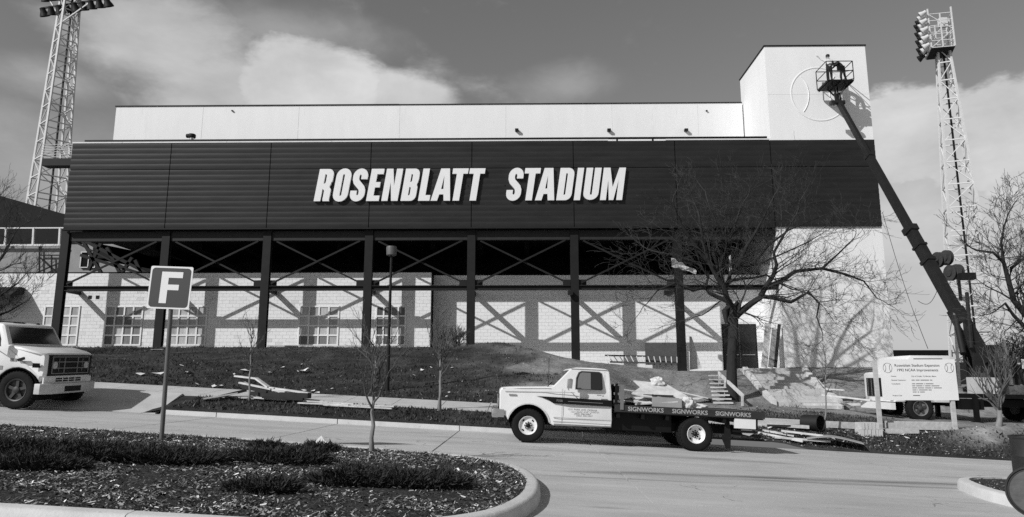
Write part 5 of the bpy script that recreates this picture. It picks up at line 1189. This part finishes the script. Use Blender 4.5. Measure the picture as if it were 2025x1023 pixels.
# ------------------------------------------------------------------ project sign board
Ys = 23.0; A, B_ = gpt(1742, 850, Ys), gpt(1890, 850, Ys); tl, br = P(1738, 711, Ys), P(1895, 793, Ys)
ps = empty('project_sign', ((A.x + B_.x) / 2, Ys, (A.z + B_.z) / 2), label='white stadium expansion project board on two wooden posts', cat='sign')
for p in (A, B_): m = MB(); m.box((p.x - .06, Ys - .02, p.z - .3), (p.x + .06, Ys + .07, tl.z - .04)); m.build('post', wood, ps, world=True)
zt_, zb_2 = tl.z, br.z + .02; m = MB(); m.box((tl.x, Ys - .045, zb_2), (br.x, Ys - .022, zt_)); bo = m.build('board', mat('white board', .82, .7, .03, 2), ps, world=True)
bw_, bh_ = br.x - tl.x, zt_ - zb_2
def st(s, fx, fz, size, mt=black, al='LEFT', sxx=1.0):
    o = text('lettering', s, size, mt, Matrix.Translation((tl.x + fx * bw_, Ys - .0455, zb_2 + fz * bh_)) @ FRONT, None, .001, sxx, 0, al, .001); attach(o, ps, True)
st('Rosenblatt Stadium Expansion', .49, .82, .118, black, 'CENTER', 1.0); st('1992 NCAA Improvements', .49, .705, .118, black, 'CENTER', 1.0)
pg = mat('print dark grey', .10, .8)
st('Owner:', .13, .57, .056, pg); st('City of Omaha  P.J. Morgan, Mayor', .40, .57, .056, pg); st('General Contractor:', .13, .475, .056, pg); st('Consultants:', .13, .385, .056, pg); st('Project Cost:', .13, .10, .056, pg)
# the remaining lines are too blurred in the photograph to read: rows of plain dashes
for fz, ws_ in ((.475, (4, 5, 11, 3)), (.385, (4, 9, 1, 10)), (.335, (4, 8, 1, 7, 10)), (.285, (6, 8, 8, 1, 10)), (.235, (5, 1, 11, 4)), (.185, (5, 2, 6)), (.10, (9,))):
    fx = .40
    for wn_ in ws_:
        m = MB(); x0_ = tl.x + fx * bw_; z0_ = zb_2 + fz * bh_; m.box((x0_, Ys - .0475, z0_ + .008), (x0_ + wn_ * .0245, Ys - .0455, z0_ + .030)); m.build('print_line', pg, ps, world=True); fx += (wn_ * .0245 + .03) / bw_
for fx in (.095, .915):
    m = MB(); cx, czz = tl.x + fx * bw_, zb_2 + .79 * bh_; r0 = .14
    m.tube([(cx + r0 * math.cos(2 * math.pi * k / 24), Ys - .048, czz + r0 * 1.1 * math.sin(2 * math.pi * k / 24)) for k in range(25)], .005, 5)
    for sg in (-1, 1): m.tube([(cx + sg * (.14 - .085 * math.cos(R(t))), Ys - .048, czz + .13 * math.sin(R(t))) for t in range(-70, 71, 14)], .006, 5)
    m.build('baseball_emblem', pg, ps, world=True)

# ------------------------------------------------------------------ concrete steps
SX0, SX1 = P(1469, 727, 38.3).x, P(1572, 727, 38.3).x
steps = empty('concrete_steps', ((SX0 + SX1) / 2, 34, .4), label='broad pale concrete steps in two flights up to the tower doors', cat='steps')
zt0 = 2.14
def flight(Ya, za, n, run, rise, tag_):
    y, z = Ya, za
    for k in range(n):
        m = MB(); m.box((SX0, y - run, z - rise - .5), (SX1, y - .002, z - rise)); m.build('step', concrete, steps, world=True); y -= run; z -= rise
    return y, z
m = MB(); m.box((SX0 - .15, 37.45, zt0 - .6), (SX1 + .15, 38.68, zt0)); m.build('landing', concrete, steps, world=True)
y1, z1 = flight(37.45, zt0, 7, .29, .15, 'a'); m = MB(); m.box((SX0, y1 - .55, z1 - .5), (SX1, y1 - .002, z1 - .002)); m.build('landing', concrete, steps, world=True)
y2, z2 = flight(y1 - .55, z1, 4, .33, .15, 'b')
for x in (SX0 - .28, SX1 + .0):
    for (ya, za, yb, zb_) in ((37.45, zt0 + .02, y1 - .1, z1 + .04), (y1 - .35, z1 + .02, y2 - .1, z2 + .02)):
        m = MB(); m.prism([(ya, za + .05), (yb, zb_ + .10), (yb - .05, zb_ - .6), (ya, za - .9)], x + .004, x + .27, .01, None, 'X'); m.build('cheek_wall', kerb_mat, steps, world=True)

# ------------------------------------------------------------------ older grandstand seen past the building's end
gs = empty('grandstand', P(0, 700, 51), label='older dark grandstand with white guard rail showing past the building end', cat='grandstand')
def gpart(name, mb, m): return mb.build(name, m, gs, world=True)
def pxz(u, v, Y): p = P(u, v, Y); return (p.x, p.z)
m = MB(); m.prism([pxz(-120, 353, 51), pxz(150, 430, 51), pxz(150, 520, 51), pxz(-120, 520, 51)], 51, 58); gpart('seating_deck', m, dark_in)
m = MB(); m.prism([pxz(-120, 486, 50.2), pxz(330, 482, 50.2), pxz(330, 720, 50.2), pxz(-120, 720, 50.2)], 50.2, 50.6); gpart('wall', m, mat('grey stand wall', .30, .9, .12, 1.5))
for v in (451, 485): m = MB(); m.bar(P(-120, v + 1, 49.9), P(126, v, 49.9), .09 if v == 451 else .14); gpart('rail', m, metal_white)
for u in (-50, 12, 67, 119): m = MB(); m.bar(P(u, 451, 49.88), P(u - 2, 486, 49.88), .13); gpart('rail_post', m, metal_white)
for (a, c) in (((80, 505, 50), (118, 505, 50)), ((78, 488, 50), (78, 540, 50)), ((102, 505, 50), (102, 540, 50)), ((80, 510, 50), (112, 540, 50)), ((72, 540, 50), (118, 520, 50))): m = MB(); m.bar(P(*a), P(*c), .08); gpart('frame_bar', m, steel)
p0, p1 = P(158, 530, 50.1), P(192, 498, 50.1); m = MB(); m.box((p0.x, 50.1, p0.z), (p1.x, 50.19, p1.z)); wn = gpart('window', m, black)
m = MB(); [m.box((x, 50.03, p0.z), (x + .06, 50.099, p1.z)) for x in (p0.x, (p0.x + p1.x) / 2, p1.x - .06)]; [m.box((p0.x, 50.035, z), (p1.x, 50.098, z + .06)) for z in (p0.z, p1.z - .06)]; gpart('window_frame', m, metal_white)

# ------------------------------------------------------------------ beyond the tower: low shed, far trees, a rise
p0, p1 = P(1740, 730, 85), P(1872, 693, 85); fs = empty('low_shed', (p0.x, 85, T(p0.x, 85)), label='long low dark-roofed shed beyond the tower corner', cat='building')
m = MB(); m.box((p0.x - 20, 85, -1), (p1.x, 92, p1.z - .8)); m.build('wall', mat('shed wall', .10, .9, .3, .8), fs, world=True)
m = MB(); m.box((p0.x - 20, 84.4, p1.z - .78), (p1.x + .3, 92.5, p1.z)); m.build('roof', black_paint, fs, world=True)
for u in (1790, 1830): q = P(u, 715, 85); m = MB(); m.box((q.x - .6, 84.9, q.z - .6), (q.x + .6, 84.98, q.z + .5)); m.build('window', mat('shed window', .25, .5), fs, world=True)
p0, p1 = P(1872, 698, 80), P(2100, 698, 80); ff = empty('boundary_fence', (p0.x, 80, T(p0.x, 80)), label='thin dark rail fence running right from the low shed', cat='fence')
m = MB(); m.bar(p0, p1, .12); m.build('rail', steel, ff, world=True)
for k in range(12): q = p0.lerp(p1, k / 11); m = MB(); m.bar((q.x, 80, T(q.x, 80) - .2), (q.x, 80, q.z - .06), .1); m.build('fence_post', steel, ff, world=True)
hb = MB(); hx = [60 + 12 * k for k in range(31)]
for x in hx:
    z = 6.5 + 2.2 * noise.noise(Vector((x * .02, 1, 2))); [hb.vert(p) for p in ((x, 170, -4), (x, 215, z), (x, 300, z + 1), (x, 420, -4))]
for k in range(30):
    for q in range(3): hb.f.append([k * 4 + q, k * 4 + q + 1, k * 4 + q + 5, k * 4 + q + 4])
tag(hb.build('hill', grass_mat, smooth=60), kind='structure')
def far_tree(u, v, Y, top_v, seed, label):
    r = random.Random(seed); b_ = gpt(u, v, Y); top = P(u, top_v, Y); root = empty('far_tree', b_, label=label, cat='tree', group='trees beyond the mast'); h = top.z - b_.z; tr = MB(); cr = MB()
    tr.tube([b_, b_ + Vector((0, 0, h * .3)), b_ + Vector((.1, 0, h * .6))], [.3, .22, .12], 7)
    for k in range(16):
        a = r.random() * 6.28; p = b_ + Vector((0, 0, h * r.uniform(.25, .6))); grow(cr, p, Vector((math.cos(a), math.sin(a), r.uniform(.3, 1.2))), h * .3, .06, 3, r, .06, (3, 4), .8, .6, .018, 4)
    tr.build('trunk', bark, root, world=True); cr.build('crown', twig, root, world=True)
far_tree(2010, 760, 62, 668, 1, 'dense twiggy tree behind the wide bowl-shaped young tree'); far_tree(2060, 760, 64, 660, 2, 'taller of the dense twiggy trees beyond the crane truck tail'); far_tree(1985, 760, 75, 690, 3, 'small twiggy tree at the foot of the lattice mast')
def dry_shrub(u, v, Y, h, n, label, seed):
    r = random.Random(seed); b_ = gpt(u, v, Y); root = empty('dry_shrub', b_, label=label, cat='shrub'); m = MB(); st_ = MB()
    for k in range(n):
        a = r.random() * 6.28; grow(m, b_ + Vector((math.cos(a) * .1, math.sin(a) * .1, 0)), Vector((math.cos(a) * .7, math.sin(a) * .5, 1)), h * .6, .015, 2, r, .1, (2, 4), .6, .65, .006, 4)
    st_.tube([b_ + Vector((0, 0, -.1)), b_ + Vector((0, 0, h * .3))], [.06, .03], 6); m.build('branches', twig, root, world=True); st_.build('stem', bark, root, world=True)
dry_shrub(902, 705, 37.6, 1.0, 26, 'tangled dark dry shrub at the wall corner on top of the bank', 4)
dry_shrub(1560, 775, 33.0, .5, 12, 'small dark weeds against the lower step wall', 6)

# ------------------------------------------------------------------ boards, blocks and building scrap
def board(a, c, w_, t, mt, label, group, name='board', lift=0.0):
    a, c = P(*a), P(*c); a.z = max(a.z, T(a.x, a.y) + t * .6 + .01 + lift); c.z = max(c.z, T(c.x, c.y) + t * .6 + .01 + lift)
    d = (c - a); l = d.length; d.normalize(); mid = (a + c) / 2; up = Vector((0, 0, 1)); x = d.cross(up).normalized(); z = x.cross(d).normalized()
    m = MB(); rot = Matrix((x, d, z)).transposed().to_4x4()
    m.box((-w_ / 2, -l / 2, -t / 2), (w_ / 2, l / 2, t / 2)); o = m.build(name, mt); o.matrix_basis = Matrix.Translation(mid) @ rot; return tag(o, label, 'board', group)
G1 = 'scrap boards heaped at the thin young tree'; PB = mat('pale plank', .60, .8, .3, 3, .003, 30); DB = mat('dark plank', .03, .9, .3, 3)
PL = iter(('pale splintered board end sticking highest out of the scrap heap', 'short pale board dropping from the highest one in the scrap heap', 'pale board jutting left below the highest one in the scrap heap', 'long pale board capping the right end of the scrap heap', 'broad pale board on the verge pointing left away from the scrap heap', 'broad pale board lying flat under the scrap heap beside the thin tree'))
for (a, c, w_, t, mt) in (((466, 744, 23.2), (508, 749, 23.0), .18, .05, PB), ((506, 748, 23.0), (531, 766, 22.8), .16, .05, PB), ((474, 757, 23.0), (565, 776, 22.6), .14, .05, PB), ((528, 766, 22.9), (612, 778, 22.5), .2, .05, PB),
                          ((402, 789, 21.8), (470, 778, 22.2), .3, .04, PB), ((498, 786, 22.4), (570, 791, 22.3), .25, .05, PB)):
    board(a, c, w_, t, mt, next(PL), G1)
PL = iter(('dark board rising from the verge to the foot of the thin tree', 'long dark board slanting through the middle of the scrap heap', 'thick dark beam butt ending the scrap heap on its right', 'dark board wedged under the slanting one in the scrap heap', 'low dark board at the street side of the scrap heap'))
for (a, c, w_, t) in (((432, 786, 22.3), (487, 772, 22.7), .2, .08), ((480, 764, 22.9), (580, 788, 22.5), .22, .1), ((556, 781, 22.5), (612, 783, 22.4), .3, .16), ((500, 778, 22.6), (560, 786, 22.5), .3, .12), ((520, 785, 22.2), (600, 790, 22.2), .2, .08)):
    board(a, c, w_, t, DB, next(PL), 'dark boards heaped at the thin young tree')
for (a, c, w_) in (((590, 797, 21.9), (690, 801, 21.8), .14), ((600, 793, 22.3), (700, 799, 22.2), .18), ((640, 801, 21.8), (775, 808, 21.7), .12), ((662, 800, 22.2), (780, 804, 22.0), .16)):
    board(a, c, w_, .04, PB, 'long thin pale strip lying flat on the verge right of the board heap', 'thin strips on the verge')
board((530, 686, 40.2), (716, 687, 40.1), .18, .16, wood, 'long weathered timber laid along the foot of the window wall', None)
board((322, 695, 37.0), (385, 692, 37.2), .12, .05, PB, 'thin pale strip on the bank top behind the F sign', None); board((300, 707, 34.5), (325, 704, 34.6), .5, .03, wood, 'short grey board on the bank behind the F sign', None)
board((1588, 800, 32.4), (1700, 800, 31.9), .3, .1, PB, 'long pale timber lying across the foot of the steps', None)
board((1625, 781, 32.2), (1722, 792, 30.5), .14, .06, PB, 'pale timber slanting from the steps to the crane truck', None); board((1630, 769, 34.5), (1672, 772, 34.0), .3, .05, PB, 'short pale board beside the upper step wall', None)
for (a, c, w_) in (((1500, 856, 21.2), (1588, 873, 20.6), .16), ((1545, 852, 21.4), (1628, 862, 21.0), .14), ((1508, 851, 21.7), (1570, 862, 21.4), .22), ((1530, 868, 20.8), (1640, 873, 20.7), .2)):
    board(a, c, w_, .05, PB, 'pale plank lying on the verge behind the flatbed truck tail', 'planks behind the flatbed tail')
PL = iter(('weathered timber between the slender tree and the block stack', 'long weathered timber lying behind the project board posts', 'long weathered timber just in front of another behind the project board', 'short weathered timber lying streetward of the project board', 'thin weathered timber behind the flatbed tail, pointing at the black pipe'))
for (a, c, w_, t) in (((1625, 850, 22.9), (1700, 851, 22.9), .14, .2), ((1752, 842, 23.6), (1885, 842, 23.5), .14, .22), ((1755, 850, 23.3), (1880, 850, 23.3), .12, .2), ((1755, 862, 22.4), (1815, 860, 22.4), .2, .14), ((1500, 838, 22.6), (1600, 845, 22.2), .1, .1)):
    board(a, c, w_, t, wood, next(PL), 'form timbers by the project board', 'timber')
# bent plywood sheet
def sheet(u, v, Y, lx_, ly_, bend, rz, mt, label, name='plywood_sheet', cat='board', tilt=0.0):
    c = P(u, v, Y); c.z = T(c.x, c.y); n = 10; m = MB()
    def pt3(i, j, top): x = (i / n - .5) * lx_; return (x, (j - .5) * ly_, .04 + bend * math.sin(i / n * 3.4 + .3) * .5 + abs(bend) * .5 + tilt * (j) + (.015 if top else 0))
    for i in range(n + 1): [m.vert(pt3(i, j, t)) for t in (0, 1) for j in (0, 1)]
    for i in range(n):
        k = i * 4; q = k + 4; m.f += [[k, k + 1, q + 1, q], [k + 2, q + 2, q + 3, k + 3], [k, q, q + 2, k + 2], [k + 1, k + 3, q + 3, q + 1]]
    m.f += [[0, 2, 3, 1], [n * 4, n * 4 + 1, n * 4 + 3, n * 4 + 2]]
    o = m.build(name, mt, smooth=30); o.location = c; o.rotation_euler = (0, 0, R(rz)); return tag(o, label, cat)
sheet(1650, 872, 20.75, 1.45, .8, .22, -20, mat('warped grey sheet', .32, .85, .25, 4), 'warped grey sheet curling up on the verge beside the planks')
sheet(1392, 768, 33.0, 1.1, .7, .2, 20, PB, 'curved pale sheet lying on the dirt bank beside the wooden stair')
# dark pipe piece
q = P(1605, 836, 22.3); q.z = T(q.x, q.y); m = MB(); m.lathe([(.22, -.28), (.24, -.28), (.24, .28), (.22, .28), (.22, -.28)], 22, Matrix.Translation((0, 0, .24)), 'Y', False); m.f = m.f[:-1]
o = m.build('pipe', mat('black pipe', .012, .6), smooth=40); o.location = q; o.rotation_euler = (0, R(10), R(35)); tag(o, 'short black pipe piece lying at the foot of the slender tree', 'pipe')
m = MB(); 
board((1515, 843, 22.6), (1595, 842, 22.5), .5, .05, DB, 'dark flat sheet lying behind the flatbed truck tail', None)
# concrete blocks stacked by the board post
blk = mat('concrete block', .55, .9, .2, 8, .004, 40); bme = None
c0 = P(1703, 862, 22.0)
for rr_ in range(2):
    for k in range(6):
        if rr_ == 1 and k == 5: continue
        if bme is None:
            m = MB(); m.box((0, 0, 0), (.095, .40, .20)); m.box((.0, -.003, .02), (.03, -.0005, .18)); bme = m.mesh('concrete_block', blk)
        o = bpy.data.objects.new('concrete_block', bme); COL.objects.link(o); o.location = (c0.x + k * .112 + rnd.uniform(-.006, .006) + (.03 if rr_ else 0), 22.0 + rnd.uniform(-.02, .02), T(c0.x + .3, 22.0) + .0 + rr_ * .203); o.rotation_euler = (0, 0, R(rnd.uniform(-3, 3)))
        tag(o, 'pale concrete block in the %s row stacked at the project board post' % ('upper' if rr_ else 'lower'), 'block', 'blocks stacked at the board post, %s row' % ('upper' if rr_ else 'lower'))
# ladder and boards at the recessed wall
lad = empty('ladder', P(1270, 712, 41.2), label='aluminium ladder lying on its side along the recessed wall', cat='ladder'); a0, a1 = P(1196, 703, 41.3), P(1344, 706, 41.1); b0_, b1_ = P(1206, 716, 41.1), P(1344, 719, 40.9)
for (p, q) in ((a0, a1), (b0_, b1_)): m = MB(); m.bar(p, q, .03, .09); m.build('rail', wood_dark, lad, world=True)
for k in range(13): t = .04 + k * .077; m = MB(); m.bar(a0.lerp(a1, t), b0_.lerp(b1_, t), .04); m.build('rung', metal_white, lad, world=True)
p0, p1 = P(1276, 722, 41.6), P(1346, 679, 41.6); m = MB(); m.box((p0.x, 41.45, p0.z), (p1.x, 41.5, p1.z)); tag(m.build('panel_board', mat('grey panel', .09, .85, .2, 3)), 'large grey panel leaning behind the ladder at the recessed wall', 'board')
p = P(1366, 728, 39.4); m = MB(); m.prism([(p.x - .03, p.z - .1), (p.x + .62, p.z - .02), (p.x + .14, p.z + 1.72), (p.x + .02, p.z + 1.74)], 39.45, 39.5); tag(m.build('wedge_board', PB), 'white tapering board standing against the last column before the tower', 'board')
for k, (u0, u1, vt, mt, lab) in enumerate(((1513, 1525, 640, PB, 'tall pale plank leaning in the corner beside the tower doors'), (1527, 1537, 650, mat('tan plank', .35, .85, .2, 4), 'tall tan plank leaning beside the pale one at the tower doors'), (1538, 1544, 642, DB, 'tall dark narrow strip standing for the shaded gap at the tower corner'))):  # the dark strip paints in the shaded gap beside the leaning planks
    a, c = P((u0 + u1) / 2 - 8, 727, 38.4 - k * .05), P((u0 + u1) / 2, vt, 38.66); a.x = min(a.x, 16); m = MB(); m.bar(a, c, (u1 - u0) / 36, .04, (0, 1, 0)); tag(m.build('plank', mt), lab, 'board')
# temporary wooden stair with handrail on the dirt bank
ws = empty('wooden_stair', gpt(1425, 790, 31.5), label='makeshift wooden stair with slanting handrail on the dirt bank by the large tree', cat='stair')
for k in range(8):
    t = k / 7; a = P(lerp(1402, 1412, t), lerp(743, 797, t), lerp(35.4, 31.0, t)); c = P(lerp(1424, 1448, t), lerp(743, 797, t), lerp(35.4, 31.0, t)); m = MB(); m.box((a.x, a.y - .16, a.z - .03), (c.x, a.y + .16, a.z + .03)); m.build('tread', PB if k > 2 else wood, ws, world=True)
for (u, v0, v1, Y) in ((1423, 738, 768, 35.2), (1434, 752, 785, 33.6), (1468, 783, 803, 30.6)): m = MB(); m.bar(P(u, v1, Y), P(u, v0, Y), .09); m.build('rail_post', wood, ws, world=True)
m = MB(); m.bar(P(1421, 738, 35.2), P(1470, 784, 30.6), .07, .16); m.build('handrail', PB, ws, world=True)

# load on the flatbed
PM = pickup.matrix_basis
def loc(x, y, z): return PM @ Vector((x, y, z))
def crumple(name, c, rx, ry, rz_, mt, label, seed, cat='debris', parent=None):
    r = random.Random(seed); bm = bmesh.new(); bmesh.ops.create_icosphere(bm, subdivisions=3, radius=1)
    for v in bm.verts:
        n = 1 + .35 * noise.noise(v.co * 2.1 + Vector((seed, 0, 0))) + .25 * noise.noise(v.co * 5 + Vector((0, seed, 0))); v.co = Vector((v.co.x * rx * n, v.co.y * ry * n, max(-.45, v.co.z) * rz_ * n))
    me = bpy.data.meshes.new(name); bm.to_mesh(me); bm.free(); me.materials.append(mt); o = bpy.data.objects.new(name, me); COL.objects.link(o); o.location = c; return tag(o, label, cat)
def slab(name, c, l, w_, t, rot, mt, label, shape=None):
    m = MB(); pts = shape or [(-l / 2, -w_ / 2), (l / 2, -w_ / 2), (l / 2, w_ / 2), (-l / 2, w_ / 2)]; m.prism(pts, -t / 2, t / 2, 0, None, 'Z'); o = m.build(name, mt); o.location = c; o.rotation_euler = [R(a) for a in rot]; return tag(o, label, 'debris')
slab('broken_panel', loc(4.05, .68, 1.40), 1.3, .8, .03, (28, 5, 4), PB, 'jagged white sign panel topping the load on the flatbed', [(-.72, -.28), (-.45, -.40), (.5, -.38), (.72, -.16), (.55, .05), (.3, .40), (-.55, .42), (-.42, .1)])
slab('broken_panel', loc(3.95, .55, 1.17), 1.1, .7, .03, (14, -3, -8), PB, 'lower white panel under the jagged one on the flatbed', [(-.5, -.35), (.55, -.3), (.45, .35), (-.55, .3)])
slab('broken_panel', loc(4.0, .85, 1.10), 1.2, .7, .05, (4, 2, 12), mat('stack grey', .35, .8), 'grey sheet lying flat beneath the white panels on the flatbed')
slab('strip', loc(4.55, .9, 1.42), 1.7, .06, .03, (0, 13, -3), PB, 'long pale strip sloping over the right end of the flatbed load'); slab('strip', loc(3.6, .35, 1.08), 1.2, .05, .03, (0, 7, 4), PB, 'pale strip lying along the bed edge left of the carton')
slab('strip', loc(3.55, .5, 1.34), .9, .05, .03, (0, 9, 10), PB, 'pale strip poking out of the left end of the flatbed load'); slab('timber', loc(4.0, .4, 1.27), .75, .07, .06, (0, 2, 0), DB, 'short dark timber lying over the carton on the flatbed'); slab('timber', loc(3.86, .38, 1.15), .09, .1, .3, (0, 14, 0), DB, 'dark block standing at the left end of the carton on the flatbed')
m = MB(); m.box((-.36, -.22, 0), (.36, .22, .23)); m.box((-.34, -.21, .231), (.30, .1, .245)); o = m.build('carton', mat('brown carton', .30, .85, .12, 5)); o.location = loc(4.2, .42, 1.0); o.rotation_euler = (0, SLOPE, R(-4)); tag(o, 'grey cardboard carton in the middle of the flatbed load', 'box')
sack = mat('pale sacking', .6, .9, .2, 9, .01, 30)
crumple('rubble_sack', loc(4.72, .42, 1.08), .22, .2, .2, sack, 'larger crumpled pale sack right of the carton on the flatbed', 3); crumple('rubble_sack', loc(4.50, .6, 1.12), .16, .18, .18, sack, 'small crumpled pale sack between carton and larger sack', 5)
crumple('rubble_lump', loc(5.0, .5, 1.05), .25, .2, .08, sack, 'flat pale rubble lump at the right end of the flatbed load', 7); crumple('rubble_lump', loc(4.12, 1.0, 1.60), .19, .16, .15, sack, 'white crumpled lump perched on top of the flatbed load', 9)
crumple('rubble_lump', loc(4.1, 1.15, 1.10), .75, .5, .22, mat('dark rubble', .10, .9, .4, 6), 'dark heap of rubble inside the flatbed load', 12); crumple('rubble_lump', loc(4.4, .3, 1.02), .18, .12, .06, PB, 'small white chunk in front of the carton on the flatbed', 15)
# plastic sheet caught in the tree
m = MB(); n = 7; cpt = P(1352, 528, 33.0)
for i in range(n + 1):
    for j in range(4): m.vert((cpt.x + (i / n - .5) * 1.15 + .1 * noise.noise(Vector((i, j, 1))), 33.0 + .25 * noise.noise(Vector((i * .9, j * 1.3, 7))), cpt.z + .22 - .45 * i / n + (j / 3 - .5) * (.42 - .03 * i) + .12 * noise.noise(Vector((i * 1.7, j, 3)))))
for i in range(n):
    for j in range(3): m.f.append([i * 4 + j, i * 4 + j + 1, i * 4 + j + 5, i * 4 + j + 4])
tag(m.build('plastic_sheet', mat('torn pale plastic', .5, .5, .2, 5)), 'torn pale plastic sheet caught in the branches of the large tree', 'litter')

# ------------------------------------------------------------------ drums at the street corner
drum_m = mat('dark drum paint', .02, .55, .3, 5); lid_m = mat('grey drum end', .085, .7, .35, 6, .01, 12)
def drum(c, rot, label):
    root = empty('steel_drum', c, rot, label, 'drum', 'drums on the corner island'); m = MB(); r0 = .292
    m.lathe([(r0, 0), (r0 + .012, .02), (r0, .04), (r0, .28), (r0 + .012, .30), (r0, .32), (r0, .58), (r0 + .012, .6), (r0, .62), (r0, .85), (r0 + .014, .865), (r0 + .014, .89), (r0 - .005, .89), (r0 - .01, .87), (r0 - .03, .872)], 36, None, 'Z'); m.f = m.f[:-1]; m.build('shell', drum_m, root, smooth=40)
    m = MB(); m.lathe([(0, .868), (r0 - .012, .866), (r0 - .012, .862), (0, .862)], 30, None, 'Z'); m.lathe([(.03, .868), (.03, .885), (0, .885)], 10, Matrix.Translation((.17, 0, 0)), 'Z'); m.build('end_plate', lid_m, root, smooth=30)
Yd = 8.9; dc = P(2050, 990, Yd); gz = road(dc.x) + .15; drum((dc.x + .87 * math.sin(R(38)), Yd + .87 * math.cos(R(38)), gz + .305), (R(90), 0, R(-38)), 'dark steel drum lying on its side with its grey end to the street')
d2 = P(2046, 905, 11.0); drum((d2.x, 11.0, road(d2.x) + .15), (0, 0, 0), 'dark steel drum standing upright behind the fallen one')

# ------------------------------------------------------------------ litter scraps and grass blades
for k, (u, v, Y, s_) in enumerate([(375, 741, 28, .16), (278, 740, 27, .2), (310, 742, 26.8, .3), (485, 728, 29, .2), (600, 728, 29, .22), (640, 905, 12.6, .16)] + [(rnd.uniform(300, 980), rnd.uniform(722, 800), 0, rnd.uniform(.05, .13)) for _ in range(44)] + [(rnd.uniform(1480, 1700), rnd.uniform(855, 885), -1, rnd.uniform(.06, .16)) for _ in range(12)] + [(rnd.uniform(1700, 2000), rnd.uniform(865, 900), -1, rnd.uniform(.04, .1)) for _ in range(8)]):
    if Y == 0:
        for Yt in [24.7 + .2 * q for q in range(60)]:
            pp = P(u, v, Yt)
            if pp.z < T(pp.x, Yt): Y = Yt; break
        else: continue
    if Y == -1: Y = rnd.uniform(20.6, 22.3)
    pp = P(u, v, Y); pp.z = (T(pp.x, Y) if Y > 20 else road(pp.x) + .15) + .02
    m = MB(); q = [(-s_, -s_ * .6, 0), (s_ * .2, -s_ * .8, s_ * rnd.uniform(0, .5)), (s_, s_ * .1, s_ * rnd.uniform(0, .4)), (s_ * .3, s_ * .9, s_ * rnd.uniform(.2, 1.0)), (-s_ * .8, s_ * .6, s_ * rnd.uniform(0, .6))]
    i0 = m.vert((0, 0, s_ * .5)); ii = [m.vert(p) for p in q]; [m.f.append([i0, ii[a], ii[(a + 1) % 5]]) for a in range(5)]
    o = m.build('litter_scrap', paper); o.location = pp; o.rotation_euler = (0, 0, rnd.random() * 6); wh = 'in the mulch of the planted island' if Y < 20 else 'on the grass bank below the window wall' if u < 1000 else 'on the verge right of the project board' if u > 1700 else 'among the planks behind the flatbed tail'; tag(o, 'white scrap of paper or foam ' + wh, 'litter', 'scraps of litter ' + wh)
gi = MB(); blade = mat('grass blades', .035, .9, attr='tint')
for _ in range(26000):
    x, y = rnd.uniform(-11.5, .2), rnd.uniform(6.4, 13.6)
    if noise.noise(Vector((x * .9, y * .9, 12))) + .25 * (y - 10) / 3 < .02 + rnd.random() * .25 or not inside(x, y, innA): continue
    z = road(x) + .135; h = rnd.uniform(.02, .085); w_ = rnd.uniform(.003, .008); t = rnd.uniform(.4, 2.0) if rnd.random() < .85 else rnd.uniform(3, 7); a = rnd.random() * 6.28; dx, dy = math.cos(a) * w_, math.sin(a) * w_
    gi.f.append([gi.vert((x - dx, y - dy, z - .01), t), gi.vert((x + dx, y + dy, z - .01), t), gi.vert((x + rnd.gauss(0, .04), y + rnd.gauss(0, .04), z + h), t)])
tag(gi.build('dry_grass', blade, isl, attr=True), kind='stuff')
gr = MB(); blade = mat('grass blades', .035, .9, attr='tint')
for _ in range(42000):
    x = rnd.uniform(-26, 21); y = rnd.choice((rnd.uniform(24.6, 38.2), rnd.uniform(20.45, 22.45), rnd.uniform(24.6, 31)))
    if y < 22.5 and x < -10.2: continue
    if dirtiness(x, y) > .3 + rnd.random() * .3: continue
    if SX0 - .4 < x < SX1 + .4 and y > 32: continue
    z = T(x, y); a = rnd.random() * 6.28; h = rnd.uniform(.03, .11); w_ = rnd.uniform(.012, .035); t = rnd.uniform(.35, 1.6) if rnd.random() < .93 else rnd.uniform(2, 5)
    dx, dy = math.cos(a) * w_, math.sin(a) * w_; i = [gr.vert((x - dx, y - dy, z - .01), t), gr.vert((x + dx, y + dy, z - .01), t), gr.vert((x + rnd.gauss(0, .05), y + rnd.gauss(0, .05), z + h), t)]; gr.f.append(i)
tag(gr.build('grass', blade, attr=True), 'short rough winter grass covering the bank and verge', 'grass', kind='stuff')

# small rubble, clods and dead leaves too many to count
rub = MB(); rub_m = mat('small rubble', .20, .9, attr='tint')
for _ in range(9000):
    q = rnd.random()
    if q < .45: x, y = rnd.uniform(6.5, 12.5), rnd.uniform(20.4, 24.5)
    elif q < .65: x, y = rnd.uniform(12.5, 18.5), rnd.uniform(20.4, 24)
    elif q < .85: x, y = rnd.uniform(-1.5, 12), rnd.uniform(27, 38)
    else: x, y = rnd.uniform(-14, 1), rnd.uniform(24.6, 37.5)
    z = T(x, y); sz = rnd.uniform(.007, .026) * (1.6 if rnd.random() < .06 else 1); t = rnd.choice((.15, .3, .6, 1, 1.6, 2.6)) if q < .85 else rnd.choice((.2, .5, 1.2, 2.4))
    p = [Vector((x, y, z)) + Vector((rnd.gauss(0, 1), rnd.gauss(0, 1), rnd.gauss(.2, .6))) * sz for _k in range(4)]; i = [rub.vert(v, t) for v in p]; rub.f += [[i[0], i[1], i[2]], [i[0], i[1], i[3]], [i[1], i[2], i[3]], [i[0], i[2], i[3]]]
tag(rub.build('rubble', rub_m, attr=True), 'small rubble, clods and dead leaves strewn over verge and bank', 'rubble', kind='stuff')
